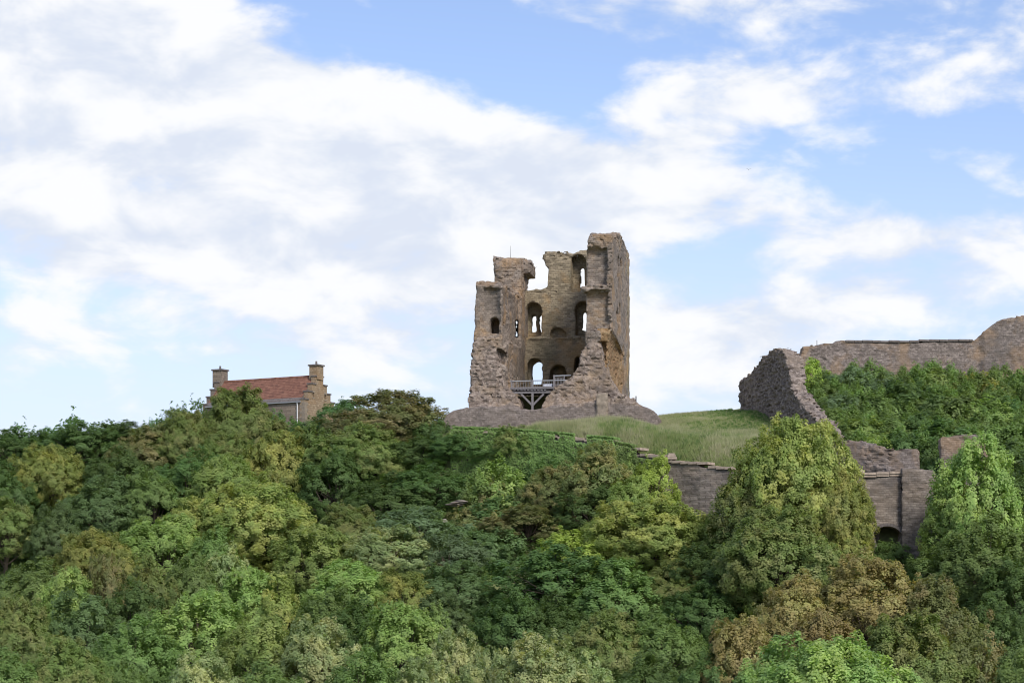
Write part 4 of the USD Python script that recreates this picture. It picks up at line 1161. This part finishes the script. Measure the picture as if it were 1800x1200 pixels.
TREES = [
    # skyline and upper slope, from the left edge to the keep
    ('dark', 28, 752, 150, 'dark tree on the skyline at the far left edge of the photo', 248),
    ('dark', 140, 742, 150, 'dark rounded tree on the skyline beneath the sprigs of a thin sapling', 247),
    ('dark', 225, 742, 140, 'dark flat topped tree on the skyline midway between left edge and cottage', 250),
    ('brown', 262, 748, 150, 'brownish olive tree below the skyline saplings left of the cottage', 243),
    ('olive', 325, 722, 130, 'dull olive tree just below the saplings left of the cottage chimney', 243),
    ('olive', 416, 682, 165, 'large olive tree that hides the left half of the cottage front', 246),
    ('dark', 470, 738, 130, 'dark tree at the foot of the cottage wall, right of the large olive tree', 246),
    ('teal', 520, 748, 90, 'low bluish green tree directly under the cottage downpipe', 250),
    ('yellow', 498, 752, 130, 'yellow tinged tree below the cottage at the upper end of the bright ridge', 238),
    ('mid', 560, 748, 140, 'mid green tree below the right gable of the cottage', 239),
    ('teal', 610, 702, 115, 'deep green tree touching the right end of the cottage', 252),
    ('brown', 682, 686, 205, 'tall brownish tree standing highest between cottage and keep', 246),
    ('teal', 728, 712, 110, 'slender green tree on the skyline just left of the keep rubble', 248),
    ('olive', 640, 745, 190, 'broad olive tree below the tall brownish skyline tree', 238),
    ('dark', 590, 790, 130, 'dark tree in shade beneath the broad olive tree and left of it', 233),
    ('dark', 735, 765, 130, 'dark green tree under the left end of the keep rubble', 238),
    ('dark', 815, 752, 150, 'dark rounded tree right in front of the keep foot at its left', 235),
    ('olive', 905, 748, 90, 'small yellowish tree overlapping the grass at the ivy wall left end', 231),
    ('dark', 765, 815, 140, 'dark tree above the willow shrub and left of the rock ledge', 229),
    ('dark', 690, 830, 160, 'dark shaded tree above the bright seeded sycamore', 228),
    ('yellow', 85, 783, 150, 'yellow green tree near the left edge, below the dark skyline trees', 238),
    ('olive', 12, 872, 130, 'yellowish olive tree cut by the left edge halfway down the slope', 226),
    ('dark', 20, 815, 120, 'dark tree cut by the left edge under the skyline', 234),
    ('dark', 205, 790, 120, 'dark shaded tree right of the yellow green tree near left edge', 237),
    ('blue', 185, 835, 150, 'dull bluish green tree right of and below the left yellow green tree', 231),
    ('blue', 95, 885, 110, 'silvery bluish tree between two yellowish trees at the left', 225),
    ('mid', 265, 822, 130, 'mid green rounded tree left of the start of the bright ridge', 232),
    ('dark', 335, 790, 150, 'dark tree under the dull olive trees left of the cottage', 236),
    ('olive', 400, 760, 150, 'dull olive tree in the row below the large cottage tree', 240),
    ('bright', 400, 800, 140, 'pale green tree on the bright ridge below the large cottage tree', 232),
    ('yellow', 455, 775, 100, 'small yellowish tree on the bright ridge below the cottage wall', 236),
    # middle of the left slope
    ('yellow', 440, 850, 240, 'large yellow green tree in the middle of the left slope', 225),
    ('yellow', 345, 868, 130, 'yellow green tree touching the left side of the large yellow green one', 224),
    ('bright', 290, 905, 170, 'bright mid green tree left of centre on the left slope', 219),
    ('yellow', 170, 935, 160, 'olive yellow tree below the silvery bluish trees at left', 215),
    ('mid', 60, 980, 160, 'mid olive green tree at the left edge, two thirds down', 209),
    ('mid', 375, 925, 120, 'mid green tree below the large yellow green tree, toward its left', 216),
    ('brown', 188, 975, 72, 'small brownish tree standing out among green trees on left slope', 206),
    ('olive', 268, 975, 100, 'olive tree right of the small brownish tree', 207),
    ('mid', 335, 972, 120, 'mid green tree two places right of the small brownish tree', 209),
    ('pale', 402, 955, 90, 'pale olive tree below and right of centre of left slope', 212),
    ('bright', 115, 1000, 130, 'bright green tree left of the small brownish tree', 204),
    ('blue', 140, 1040, 150, 'dark bluish tree lower left with deep shadow beside it', 198),
    ('dark', 225, 1020, 130, 'dark green tree directly below the small brownish tree', 202),
    ('olive', 35, 1050, 170, 'olive tree at the left edge, in the lower quarter', 196),
    ('bright', 350, 1040, 190, 'wide bright green tree in the lower left quarter', 198),
    ('bright', 440, 1000, 150, 'light green tree touching the small yellowish brown tree', 204),
    ('yellow', 490, 1008, 105, 'yellowish brown tree low in the left slope beside bright sycamores', 202),
    ('olive', 615, 888, 150, 'olive green rounded tree right of the large yellow green tree', 221),
    ('bright', 555, 925, 170, 'bright fresh sycamore below the olive rounded tree', 215),
    ('pale', 690, 922, 170, 'pale seeded sycamore left of the grey green willow shrub', 214),
    ('bright', 620, 985, 170, 'bright green sycamore below the pale seeded sycamore at its left', 207),
    ('mid', 585, 1030, 150, 'mid green tree in the shaded hollow right of the yellowish brown tree', 200),
    ('yellow', 715, 1000, 120, 'yellowish sycamore at the edge of the dark bluish shrubs', 205),
    ('dark', 645, 1050, 130, 'dark green tree in a gap low left of the photo centre', 198),
    # bottom edge, left half
    ('mid', 235, 1085, 170, 'mid green tree near the bottom edge, lower left', 192),
    ('olive', 110, 1120, 170, 'olive tree at the bottom edge, second from the left corner', 187),
    ('mid', 20, 1140, 150, 'mid green tree in the bottom left corner', 185),
    ('pale', 355, 1145, 140, 'pale yellowish tree at the bottom edge below the wide bright tree', 182),
    ('mid', 225, 1160, 130, 'mid green tree at bottom edge left of the pale yellowish one', 181),
    ('bright', 455, 1085, 160, 'bright yellow green tree low beside the yellowish brown tree', 191),
    ('pale', 560, 1085, 160, 'pale yellow green tree near the bottom, left of photo centre', 190),
    ('bright', 705, 1060, 170, 'bright green tree below the bluish shrub hollow, near the bottom', 193),
    ('olive', 765, 1062, 90, 'olive brown tree right of the bright tree below the shrub hollow', 194),
    ('mid', 640, 1140, 170, 'mid green tree at the bottom edge, a third across', 182),
    ('mid', 480, 1165, 170, 'mid green tree at the bottom edge, a quarter across', 180),
    ('pale', 800, 1105, 130, 'pale leaved tree near the bottom, just left of photo centre', 187),
    ('pale', 950, 1112, 190, 'pale grey green tree at bottom centre with upright shoots', 181),
    ('pale', 870, 1140, 130, 'pale green tree at the bottom edge left of the upright grey green one', 183),
    ('pale', 1035, 1145, 110, 'pale olive tree at bottom edge right of the upright grey green one', 182),
    ('pale', 745, 1155, 130, 'pale olive tree at the bottom edge, two fifths across', 181),
    # the hollow in the centre
    ('willow', 735, 890, 170, 'grey green willow shrub with fine leaves in the central hollow', 219),
    ('willow', 790, 935, 150, 'grey green willow shrub lower right of the larger one', 213),
    ('blue', 800, 985, 150, 'dark bluish shrubby tree at the bottom of the central hollow', 207),
    ('blue', 850, 935, 120, 'bluish green shrubby tree right of the willow shrubs', 216),
    ('blue', 775, 1040, 120, 'dark bluish low tree below the willow shrubs', 202),
    ('brown', 925, 888, 160, 'brown olive tree in the middle of the central hollow', 220),
    ('brown', 965, 820, 120, 'brown olive tree below the ivy covered wall', 223),
    ('brown', 1050, 780, 150, 'purplish brown tree in front of the ivy wall and its bare coping', 222),
    ('dark', 1040, 850, 150, 'dark tree under the purplish brown tree', 220),
    ('bright', 1105, 838, 110, 'fresh green tree left of the exposed retaining wall corner', 219),
    ('lime', 1150, 798, 80, 'lime green tree against the corner of the grey retaining wall', 220.5),
    ('lime', 1005, 925, 130, 'bright yellow lime tree topping the dark central tree', 212),
    ('dark', 985, 958, 240, 'large dark green tree in front of the bright yellow lime tree', 206),
    ('yellow', 1145, 878, 220, 'large yellow green tree below the retaining wall corner', 213),
    ('mid', 1085, 985, 180, 'mid olive tree between the dark central tree and yellow green tree', 202),
    ('dark', 905, 1035, 150, 'dark green tree above the pale grey green one at bottom centre', 196),
    ('dark', 985, 1045, 140, 'dark tree on the lower right flank of the large dark central tree', 195),
    ('olive', 1190, 985, 160, 'olive tree right of the large yellow green tree', 204),
    ('olive', 1070, 1075, 180, 'dull olive tree near bottom, right of photo centre', 190),
    ('mid', 1165, 1075, 160, 'mid green tree left of the rusty orange maples', 190),
    ('dark', 1235, 1020, 140, 'very dark tree in the shade left of the orange maples', 198),
    ('dark', 1120, 1150, 170, 'dark green tree at the bottom edge right of the pale olive one', 181),
    ('dark', 1235, 1140, 130, 'dark tree at the bottom edge below the leftmost rusty maple', 181),
    # right side
    ('yellow', 1395, 738, 215, 'tall yellowish sycamore in front of the ruined wall, beside the gate', 206),
    ('olive', 1318, 822, 150, 'olive tree covering the right end of the grey retaining wall', 205),
    ('yellow', 1458, 822, 165, 'golden green right shoulder of the tall sycamore beside the arched gate', 204),
    ('olive', 1370, 890, 230, 'olive green lower tree beneath the tall yellowish sycamore', 199),
    ('dark', 1270, 930, 160, 'dark green tree below the exposed retaining wall', 203),
    ('yellow', 1492, 918, 105, 'small yellowish tree just left of the gate arch', 202),
    ('bright', 1715, 766, 180, 'bright mid green tree in front of the square stone stump', 203),
    ('bright', 1680, 850, 120, 'light green tree right of the gate pier', 202),
    ('dark', 1800, 800, 170, 'dark green tree at the right edge beside the stone stump', 206),
    ('mid', 1648, 955, 100, 'mid green tree just right of the gate arch', 199),
    ('mid', 1735, 905, 190, 'mid green tree low on the right, above the shaded hollow', 196),
    ('dark', 1790, 985, 170, 'dark tree at the right edge in the shaded hollow', 192),
    ('orange', 1530, 975, 230, 'largest orange yellow maple in front of the gate', 187),
    ('orange', 1395, 1012, 160, 'orange maple left of the largest one', 186),
    ('orange', 1300, 1085, 140, 'rusty maple lowest at the left of the orange group', 181),
    ('brown', 1640, 1015, 180, 'brownish maple right of the largest orange one', 185),
    ('orange', 1440, 1075, 150, 'rusty maple just above the vivid green tree at the bottom', 180),
    ('olive', 1590, 1080, 220, 'dark olive tree right of the vivid green tree', 178),
    ('brown', 1700, 1100, 130, 'brown leaved tree near the bottom right corner', 179),
    ('fresh', 1450, 1122, 310, 'vivid fresh green tree at the bottom edge, right of centre', 168),
    ('fresh', 1345, 1172, 90, 'small vivid green tree at the bottom edge left of the larger one', 169),
    ('dark', 1745, 1050, 140, 'very dark tree in the hollow at lower right', 186),
    ('mid', 1800, 1130, 140, 'green tree in the bottom right corner', 173),
]
for t_ in TREES:
    tree(*t_)

for u, vt, w, Y, lab in [(40, 733, 70, 249, 'thin sapling with open sprigs against the sky at the far left'),
                         (130, 716, 90, 249, 'thin sapling with wispy sprigs against the sky, second from left'),
                         (272, 728, 50, 247, 'small wispy sapling on the skyline left of the cottage'),
                         (305, 706, 75, 247, 'wispy bluish sapling on the skyline nearer the cottage'),
                         (340, 692, 60, 248, 'tallest wispy sapling, touching the left gable of the cottage')]:
    p = at(u, vt, Y)
    R0, H0 = [(k[1], k[2]) for k in KINDS['teal'] if k[0] == 'wispy_sapling'][0]
    zg = float(ground_z([p[0]], [p[1]])[0])
    s_ = w * Y / F / 2 / R0
    h = max(p[2] - zg, 4)
    put('wispy_sapling', 'sapling', lab, 'sapling', (p[0], p[1], p[2] - max(h * .0 + H0 * s_ * 1.1, 3.5)), s_, max(H0 * s_ * 1.1, 3.5) / H0, 'saplings on the skyline')

# shrubs: on the bank under the curtain wall, in the hollow, round the rocks
SHRUBS = [
    ('lime_bush', 1428, 630, 62, 'lime green ivy clump draped over the wall end under the curtain wall', 246.0),
    ('grey_bush', 1500, 643, 90, 'grey green shrub touching the curtain wall, left part', 245.5),
    ('mid_bush', 1456, 668, 70, 'mid green shrub right of the lime ivy clump', 244.0),
    ('grey_bush', 1562, 650, 100, 'grey green shrub under the middle of the curtain wall', 245),
    ('green_bush', 1598, 660, 90, 'deep green shrub below the joint in the curtain wall', 243),
    ('bright_bush', 1645, 640, 110, 'bright green shrub standing highest against the curtain wall', 245.5),
    ('yellow_bush', 1712, 655, 110, 'yellow green shrub beneath the rounded part of curtain wall', 243.5),
    ('green_bush', 1775, 660, 100, 'deep green shrub near right edge under the curtain wall', 245),
    ('mid_bush', 1805, 655, 60, 'green shrub cut by the right edge under the curtain wall', 246),
    ('grey_bush', 1480, 690, 100, 'grey green shrub halfway down the bank near the rubble wall', 238),
    ('mid_bush', 1540, 690, 110, 'mid green shrub in the middle of the bank', 238),
    ('dark_bush', 1605, 672, 120, 'dark shrub in the middle of the bank below the wall joint', 239),
    ('mid_bush', 1665, 690, 120, 'mid green shrub right of the dark shrub on the bank', 237),
    ('bright_bush', 1725, 695, 110, 'bright green shrub on the bank toward the right', 236),
    ('green_bush', 1785, 700, 110, 'deep green shrub on the bank at the right edge', 237),
    ('mid_bush', 1450, 715, 70, 'mid green shrub close against the sloping rubble wall', 233),
    ('bright_bush', 1505, 728, 100, 'bright green shrub low on the bank above the barbican wall', 230),
    ('dark_bush', 1470, 745, 70, 'dark shrub at the foot of the sloping rubble wall', 228),
    ('mid_bush', 1560, 728, 90, 'mid green shrub above the right end of the barbican wall', 231),
    ('green_bush', 1610, 720, 90, 'deep green shrub above the gap beside the stone stump', 232),
    ('dark_bush', 1660, 735, 100, 'dark shrub just above the square stone stump', 228),
    ('mid_bush', 1720, 738, 100, 'mid green shrub right of the stone stump top', 229),
    ('mid_bush', 1780, 745, 110, 'mid green shrub near the right edge above the dark tree', 228),
    ('bright_bush', 1530, 758, 80, 'light green shrub peeping over the barbican wall', 224),
    ('green_bush', 1585, 755, 80, 'deep green shrub behind the right end of the barbican wall', 225),
    ('dark_bush', 1633, 770, 70, 'dark shrub in the gap between barbican wall and stone stump', 222),
    ('green_bush', 1640, 800, 60, 'deep green shrub low in the gap left of the stone stump', 218.5),
    ('dark_bush', 1770, 770, 110, 'dark shrub right of the square stone stump', 222),
    ('green_bush', 792, 748, 70, 'deep green shrub before the left toe of the keep rubble', 238.5),
    ('dark_bush', 838, 751, 90, 'dark shrub on the bank edge before the keep foot, at its left', 238.0),
    ('mid_bush', 880, 752, 80, 'mid green shrub on the bank edge before the keep notch', 237.5),
    ('olive_bush', 918, 747, 70, 'olive shrub on the bank edge below the keep platform', 236.5),
    ('bright_bush', 868, 800, 100, 'fresh green shrub on the slope left of the ivy wall', 228),
    ('bright_bush', 900, 830, 110, 'fresh green shrub below the ivy wall left end', 226),
    ('green_bush', 955, 800, 90, 'deep green shrub at the foot of the ivy wall', 227),
    ('mid_bush', 850, 838, 90, 'mid green shrub above the rock ledge', 226),
    ('green_bush', 880, 868, 110, 'deep green shrub right of the rock ledge', 223),
    ('brown_bush', 825, 888, 70, 'reddish brown low shrub below the rock ledge', 222.5),
    ('brown_bush', 862, 850, 60, 'reddish brown low shrub above and right of the rock ledge', 225),
    ('brown_bush', 855, 895, 80, 'reddish brown shrub at the centre of the hollow', 221.5),
    ('blue_bush', 870, 925, 110, 'bluish shrub in the hollow below the reddish brown shrubs', 218),
    ('blue_bush', 820, 925, 100, 'bluish shrub between willow shrub and the reddish brown shrubs', 218),
    ('bright_bush', 1112, 805, 60, 'fresh green shrub at the ivy wall, left of the lime tree', 223),
    ('mid_bush', 1568, 948, 64, 'small green shrub in the mouth of the gate arch', 210.5),
    ('teal_bush' if 'teal_bush' in LOW else 'green_bush', 490, 722, 80, 'deep green shrub against the cottage wall below the gutter', 253),
    ('green_bush', 545, 735, 80, 'deep green shrub at the foot of the cottage gable', 252),
    ('dark_bush', 300, 735, 110, 'dark shrub on the skyline behind the brownish olive tree', 252),
    ('dark_bush', 190, 738, 120, 'dark hedge like shrub on the skyline behind the flat topped tree', 254),
    ('green_bush', 85, 748, 120, 'deep green shrub on the skyline between the two left saplings', 252),
]
for nm, u, vt, w, lab, Y in SHRUBS:
    R0, H0 = LOW[nm]
    p = at(u, vt, Y)
    zg = float(ground_z([p[0]], [p[1]])[0])
    R = w / 2 * 1.22 * Y / F
    h = p[2] - zg
    if h < 0.9 * R:
        h = max(0.9 * R, h)
    put(nm, 'shrub', lab, 'shrub', (p[0], p[1], p[2] - h), R / R0, h / H0, 'shrubs on the banks')

# rock ledge in the hollow
for i, (u, vv_, w, hgt, lab) in enumerate([(805, 882, 34, 9, 'pale flat rock ledge showing in the central hollow'), (786, 914, 14, 14, 'small pinkish rock below the ledge beside the willow shrub')]):
    c = at(u, vv_, 224.0 - i * 4)
    parts = []
    for k in range(3 if i == 0 else 1):
        m = trimesh.creation.icosphere(3, 1.0)
        m.apply_scale([w * .056 / 2 * (1 - .12 * k), 0.9, hgt * .056 / 2 * (.55 if i == 0 else 1)])
        m.vertices += (meshkit.fbm(m.vertices * 1.6 + 9 * k, 4, i)[:, None] - .5) * [.45, .4, .2]
        m.apply_translation(c + [k * .32 - .3, .1 - .1 * k, (k - 1) * .15 - .1])
        parts.append(m)
    tag(obj('rock', join(parts), M['rock'], smooth=40), lab, 'rock')

# ---- ivy on the retaining wall: leaves standing off its face and hanging over the coping
def ivy(u0, u1, species, label, seed, n=9000, holes=()):
    rnd = np.random.default_rng(seed)
    sa = np.interp(at(u0, 0, np.interp(u0, [w[0] for w in WALL_PTS], [w[1] for w in WALL_PTS]))[0], WX, RS)
    sb = np.interp(at(u1, 0, np.interp(u1, [w[0] for w in WALL_PTS], [w[1] for w in WALL_PTS]))[0], WX, RS)
    s_ = rnd.uniform(sa, sb, n)
    top = np.interp(s_, RS, WZ)
    dz = rnd.uniform(0, 1, n) ** 0.9 * 5.5
    over = rnd.random(n) < 0.32
    edge = meshkit.fbm(np.stack([s_ * .9, s_ * 0, s_ * 0 + seed], 1), 3) * .5
    z = top - dz + np.where(over, dz + 0.02 + 0.32 * rnd.random(n), 0) + 0.1
    t = np.where(over, rnd.uniform(-.9, .75, n), -0.72 - 0.1 - 0.45 * meshkit.fbm(np.stack([s_ * 1.1, z * 1.1, s_ * 0], 1), 3, seed) - rnd.random(n) * .12)
    ok = (meshkit.fbm(np.stack([s_ * .5, z * .5, s_ * 0 + 3], 1), 3, seed + 1) > 0.22)
    xpos = place_rt(np.column_stack([s_, t, z]))
    uu_ = U0 + xpos[:, 0] / xpos[:, 1] * F
    for a, b in holes:
        ok &= ~((uu_ > a) & (uu_ < b) & (z > top - .45))
    xpos, z, over = xpos[ok], z[ok], over[ok]
    nrm = unit(np.array([0.25, -1.0, 0.45]) + rnd.normal(size=xpos.shape) * .45 + np.where(over, 1.0, 0)[:, None] * [0, 0.4, 1.0])
    v, f = leaf_quads(xpos, nrm, 0.2 * rnd.uniform(.7, 1.3, len(xpos)), rnd, 0.9)
    tag(obj('ivy', (v, f), LEAF[species]), label, 'ivy')
rt_path = rp
def place_rt(P):
    sv = P[:, 0]
    cx = lambda q_: np.stack([np.interp(q_, RS, WX), np.interp(q_, RS, WY)], -1)
    c = cx(sv)
    tan = unit(cx(np.clip(sv + 1, 0, RS[-1])) - cx(np.clip(sv - 1, 0, RS[-1])))
    nrm = np.stack([-tan[:, 1], tan[:, 0]], 1)
    return np.column_stack([c + nrm * P[:, 1:2], P[:, 2]])
ivy(800, 950, 'mid', 'ivy hanging over the left part of the retaining wall below the keep', 5, 13000)
ivy(940, 1088, 'mid', 'bright green ivy carpet on the retaining wall around the bare coping', 6, 16000, holes=((1010, 1032),))
ivy(1086, 1173, 'mid', 'ivy on the stepped part of the retaining wall left of its bare corner', 7, 10000, holes=((1119, 1172),))

# ---- grass on the slope: tufts, straw seed heads
def blades(seed, n, h, spread, w):
    rnd = np.random.default_rng(seed)
    b = np.column_stack([rnd.normal(size=(n, 2)) * spread, np.zeros(n)])
    lean = np.column_stack([rnd.normal(size=(n, 2)) * .32, np.ones(n)])
    L = h * rnd.uniform(.55, 1.15, n)[:, None]
    side = unit(np.column_stack([rnd.normal(size=(n, 2)), np.zeros(n)])) * w
    tip = b + unit(lean) * L
    v = np.stack([b - side, b + side, tip], 1).reshape(-1, 3)
    return v, np.arange(3 * n).reshape(-1, 3)
def grass_material(name, cols):
    n_ = {'g': ('geometry', {}), 'nz': ('noise_texture', {'scale': 0.22, 'detail': 4.0, 'roughness': .6}), 'm': ('mix_float', {'fac': 0.4}),
          'r': ('rgb_ramp', {'ramp': [(0.25, cols[0]), (0.5, cols[1]), (0.75, cols[2])]}), 'd': ('diffuse_bsdf', {}), 't': ('translucent_bsdf', {}), 'x': ('mix_closure', {'fac': .3})}
    return usdkit.material(stage, '/World/Looks/' + name, n_, [('g.position', 'nz.vector'), ('nz.fac', 'm.a'), ('g.random_per_island', 'm.b'), ('m.result', 'r.fac'), ('r.color', 'd.color'), ('r.color', 't.color'),
                           ('d.BSDF', 'x.closure1'), ('t.BSDF', 'x.closure2')], surface='x.closure')
GM = [grass_material('grass_green', [(0.28, 0.34, 0.13), (0.42, 0.47, 0.21), (0.55, 0.56, 0.32)]), grass_material('grass_straw', [(0.38, 0.39, 0.21), (0.56, 0.53, 0.34), (0.68, 0.62, 0.46)]),
      grass_material('grass_deep', [(0.10, 0.20, 0.055), (0.16, 0.28, 0.075), (0.24, 0.36, 0.11)])]
gi = UsdGeom.PointInstancer.Define(stage, '/World/grass')
tag(gi, 'long meadow grass on the slope below the keep', 'grass', kind='stuff')
paths = []
for i, (h, sp2, w, n_, mat) in enumerate([(0.65, .17, .026, 34, 0), (0.95, .16, .02, 24, 1), (0.75, .19, .026, 36, 2), (0.4, .2, .022, 30, 0)]):
    m = usdkit.mesh(stage, f'/World/grass/tuft_{i + 1:03d}', blades(70 + i, n_, h, sp2, w), GM[mat])
    paths.append(m.GetPath())
gi.CreatePrototypesRel().SetTargets(paths)
rnd = np.random.default_rng(33)
N_ = 85000
gxp = rnd.uniform(-14, 36, N_)
gyp = rnd.uniform(214, 264, N_)
yw = np.interp(gxp, WX, WY, left=235, right=217)
uu_ = U0 + gxp / gyp * F
xr = np.interp(gyp, [221, 229, 238.5, 249, 264], [at(1468, 0, 221)[0], at(1428, 0, 229)[0], at(1376, 0, 238.5)[0], at(1303, 0, 249)[0], at(1290, 0, 264)[0]])
loc_p = (gxp - KX) * KC - (gyp - KY) * KS
loc_q = (gxp - KX) * KS + (gyp - KY) * KC
ok = (gyp > yw + 0.9) & (gxp < xr - 0.8) & (uu_ > 760) & ~((loc_p > -3.5) & (loc_p < 18.5) & (loc_q > -2.4) & (loc_q < 18))
gxp, gyp, uu_ = gxp[ok], gyp[ok], uu_[ok]
gzp = ground_z(gxp, gyp)
mead = meshkit.fbm(np.stack([gxp / 5, gyp / 3.5, gxp * 0], 1), 3, 8)
near = np.clip((xr[ok] - gxp) / 7, 0, 1)
kind_ = np.where(rnd.random(len(gxp)) < np.clip((mead - .36) * 3.0, .10, .72) * (0.3 + .7 * near), 1, np.where(rnd.random(len(gxp)) < .5 * (1 - near) + .10 * (mead < .45), 2, np.where(rnd.random(len(gxp)) < .25, 3, 0)))
gi.CreateProtoIndicesAttr(Vt.IntArray.FromNumpy(kind_.astype(np.int32)))
gi.CreatePositionsAttr(Vt.Vec3fArray.FromNumpy(np.column_stack([gxp, gyp, gzp - .03]).astype(np.float32)))
ang = rnd.uniform(0, np.pi, len(gxp))
gi.CreateOrientationsAttr(Vt.QuathArray([Gf.Quath(float(math.cos(a)), 0, 0, float(math.sin(a))) for a in ang]))
lq = loc_q[ok]
sc = rnd.uniform(.5, 1.0, len(gxp)) * np.clip(0.45 + (-2.4 - lq) / 9.0, 0.45, 1.0)
gi.CreateScalesAttr(Vt.Vec3fArray.FromNumpy(np.repeat(sc[:, None], 3, 1).astype(np.float32)))

# ---- undergrowth over the wooded slopes
ui = UsdGeom.PointInstancer.Define(stage, '/World/undergrowth')
tag(ui, 'low dark undergrowth covering the ground between the trees', 'undergrowth', kind='stuff')
paths = []
for i, sp_ in enumerate(('dark', 'mid', 'blue')):
    (v, f), _, _ = crown(600 + i, 1.5, 1.7, -0.6, leaf=0.2, per=46, lobes=8, sub=0.4)
    m = leaf_mesh(f'/World/undergrowth/clump_{i + 1:03d}', (v, f), LEAF[sp_])
    paths.append(m.GetPath())
ui.CreatePrototypesRel().SetTargets(paths)
rnd = np.random.default_rng(44)
gx2, gy2 = np.meshgrid(np.arange(-64, 62, 1.9), np.arange(166, 252, 1.9), indexing='ij')
gx2 = gx2.ravel() + rnd.uniform(-.7, .7, gx2.size)
gy2 = gy2.ravel() + rnd.uniform(-.7, .7, gy2.size)
uu_ = U0 + gx2 / gy2 * F
yw = np.interp(gx2, WX, WY, left=260, right=300)
xr = np.interp(gy2, [217, 221, 229, 238.5, 249, 264], [at(1620, 0, 217)[0], at(1468, 0, 221)[0], at(1428, 0, 229)[0], at(1376, 0, 238.5)[0], at(1303, 0, 249)[0], at(1290, 0, 264)[0]])
below = gy2 < np.where(gx2 < WX[0], 246, np.where(gx2 < WX[-1], yw - 1.8, 209.5))
bank = (gx2 > xr + 3.0) & (gy2 > 221) & (gy2 < 246.5)
ok = (below | bank) & (np.abs(uu_ - 900) < 1050)
gx2, gy2, bank = gx2[ok], gy2[ok], bank[ok]
gz2 = ground_z(gx2, gy2)
ui.CreateProtoIndicesAttr(Vt.IntArray.FromNumpy(np.where(bank, 1, rnd.integers(0, 3, len(gx2))).astype(np.int32)))
ui.CreatePositionsAttr(Vt.Vec3fArray.FromNumpy(np.column_stack([gx2, gy2, gz2 - np.where(bank, 0, .25)]).astype(np.float32)))
ui.CreateOrientationsAttr(Vt.QuathArray([Gf.Quath(float(math.cos(a)), 0, 0, float(math.sin(a))) for a in rnd.uniform(0, np.pi, len(gx2))]))
sc = np.where(bank, rnd.uniform(.7, 1.15, len(gx2)), rnd.uniform(.45, .85, len(gx2)))
ui.CreateScalesAttr(Vt.Vec3fArray.FromNumpy(np.repeat(sc[:, None], 3, 1).astype(np.float32)))

# ---- a gull in the sky, wings spread
gp = at(1316, 298, 420.0)
gull = thing('bird', 'tiny bird flying in the blue sky above the ruined wall', 'bird', gp)
body = trimesh.creation.icosphere(2, 1.0)
body.vertices *= np.column_stack([np.full(len(body.vertices), .07), .20 * (1 - .25 * np.abs(body.vertices[:, 1])), np.full(len(body.vertices), .065)])
obj('body', body, M['gull'], gull, smooth=True)
for sg in (-1, 1):
    w = np.array([[.04 * sg, .09, .02], [.04 * sg, -.07, .02], [.26 * sg, -.03, .12], [.26 * sg, .10, .12], [.52 * sg, -.10, .04], [.50 * sg, -.02, .05]])
    w = np.vstack([w, w - [0, 0, .012]])
    fw = [[0, 1, 2], [0, 2, 3], [3, 2, 4], [3, 4, 5], [6, 8, 7], [6, 9, 8], [9, 10, 8], [9, 11, 10], [0, 3, 9], [0, 9, 6], [3, 5, 11], [3, 11, 9], [5, 4, 10], [5, 10, 11], [4, 2, 8], [4, 8, 10], [2, 1, 7], [2, 7, 8]]
    obj('wing', trimesh.Trimesh(w, fw, process=False), M['gull'], gull)
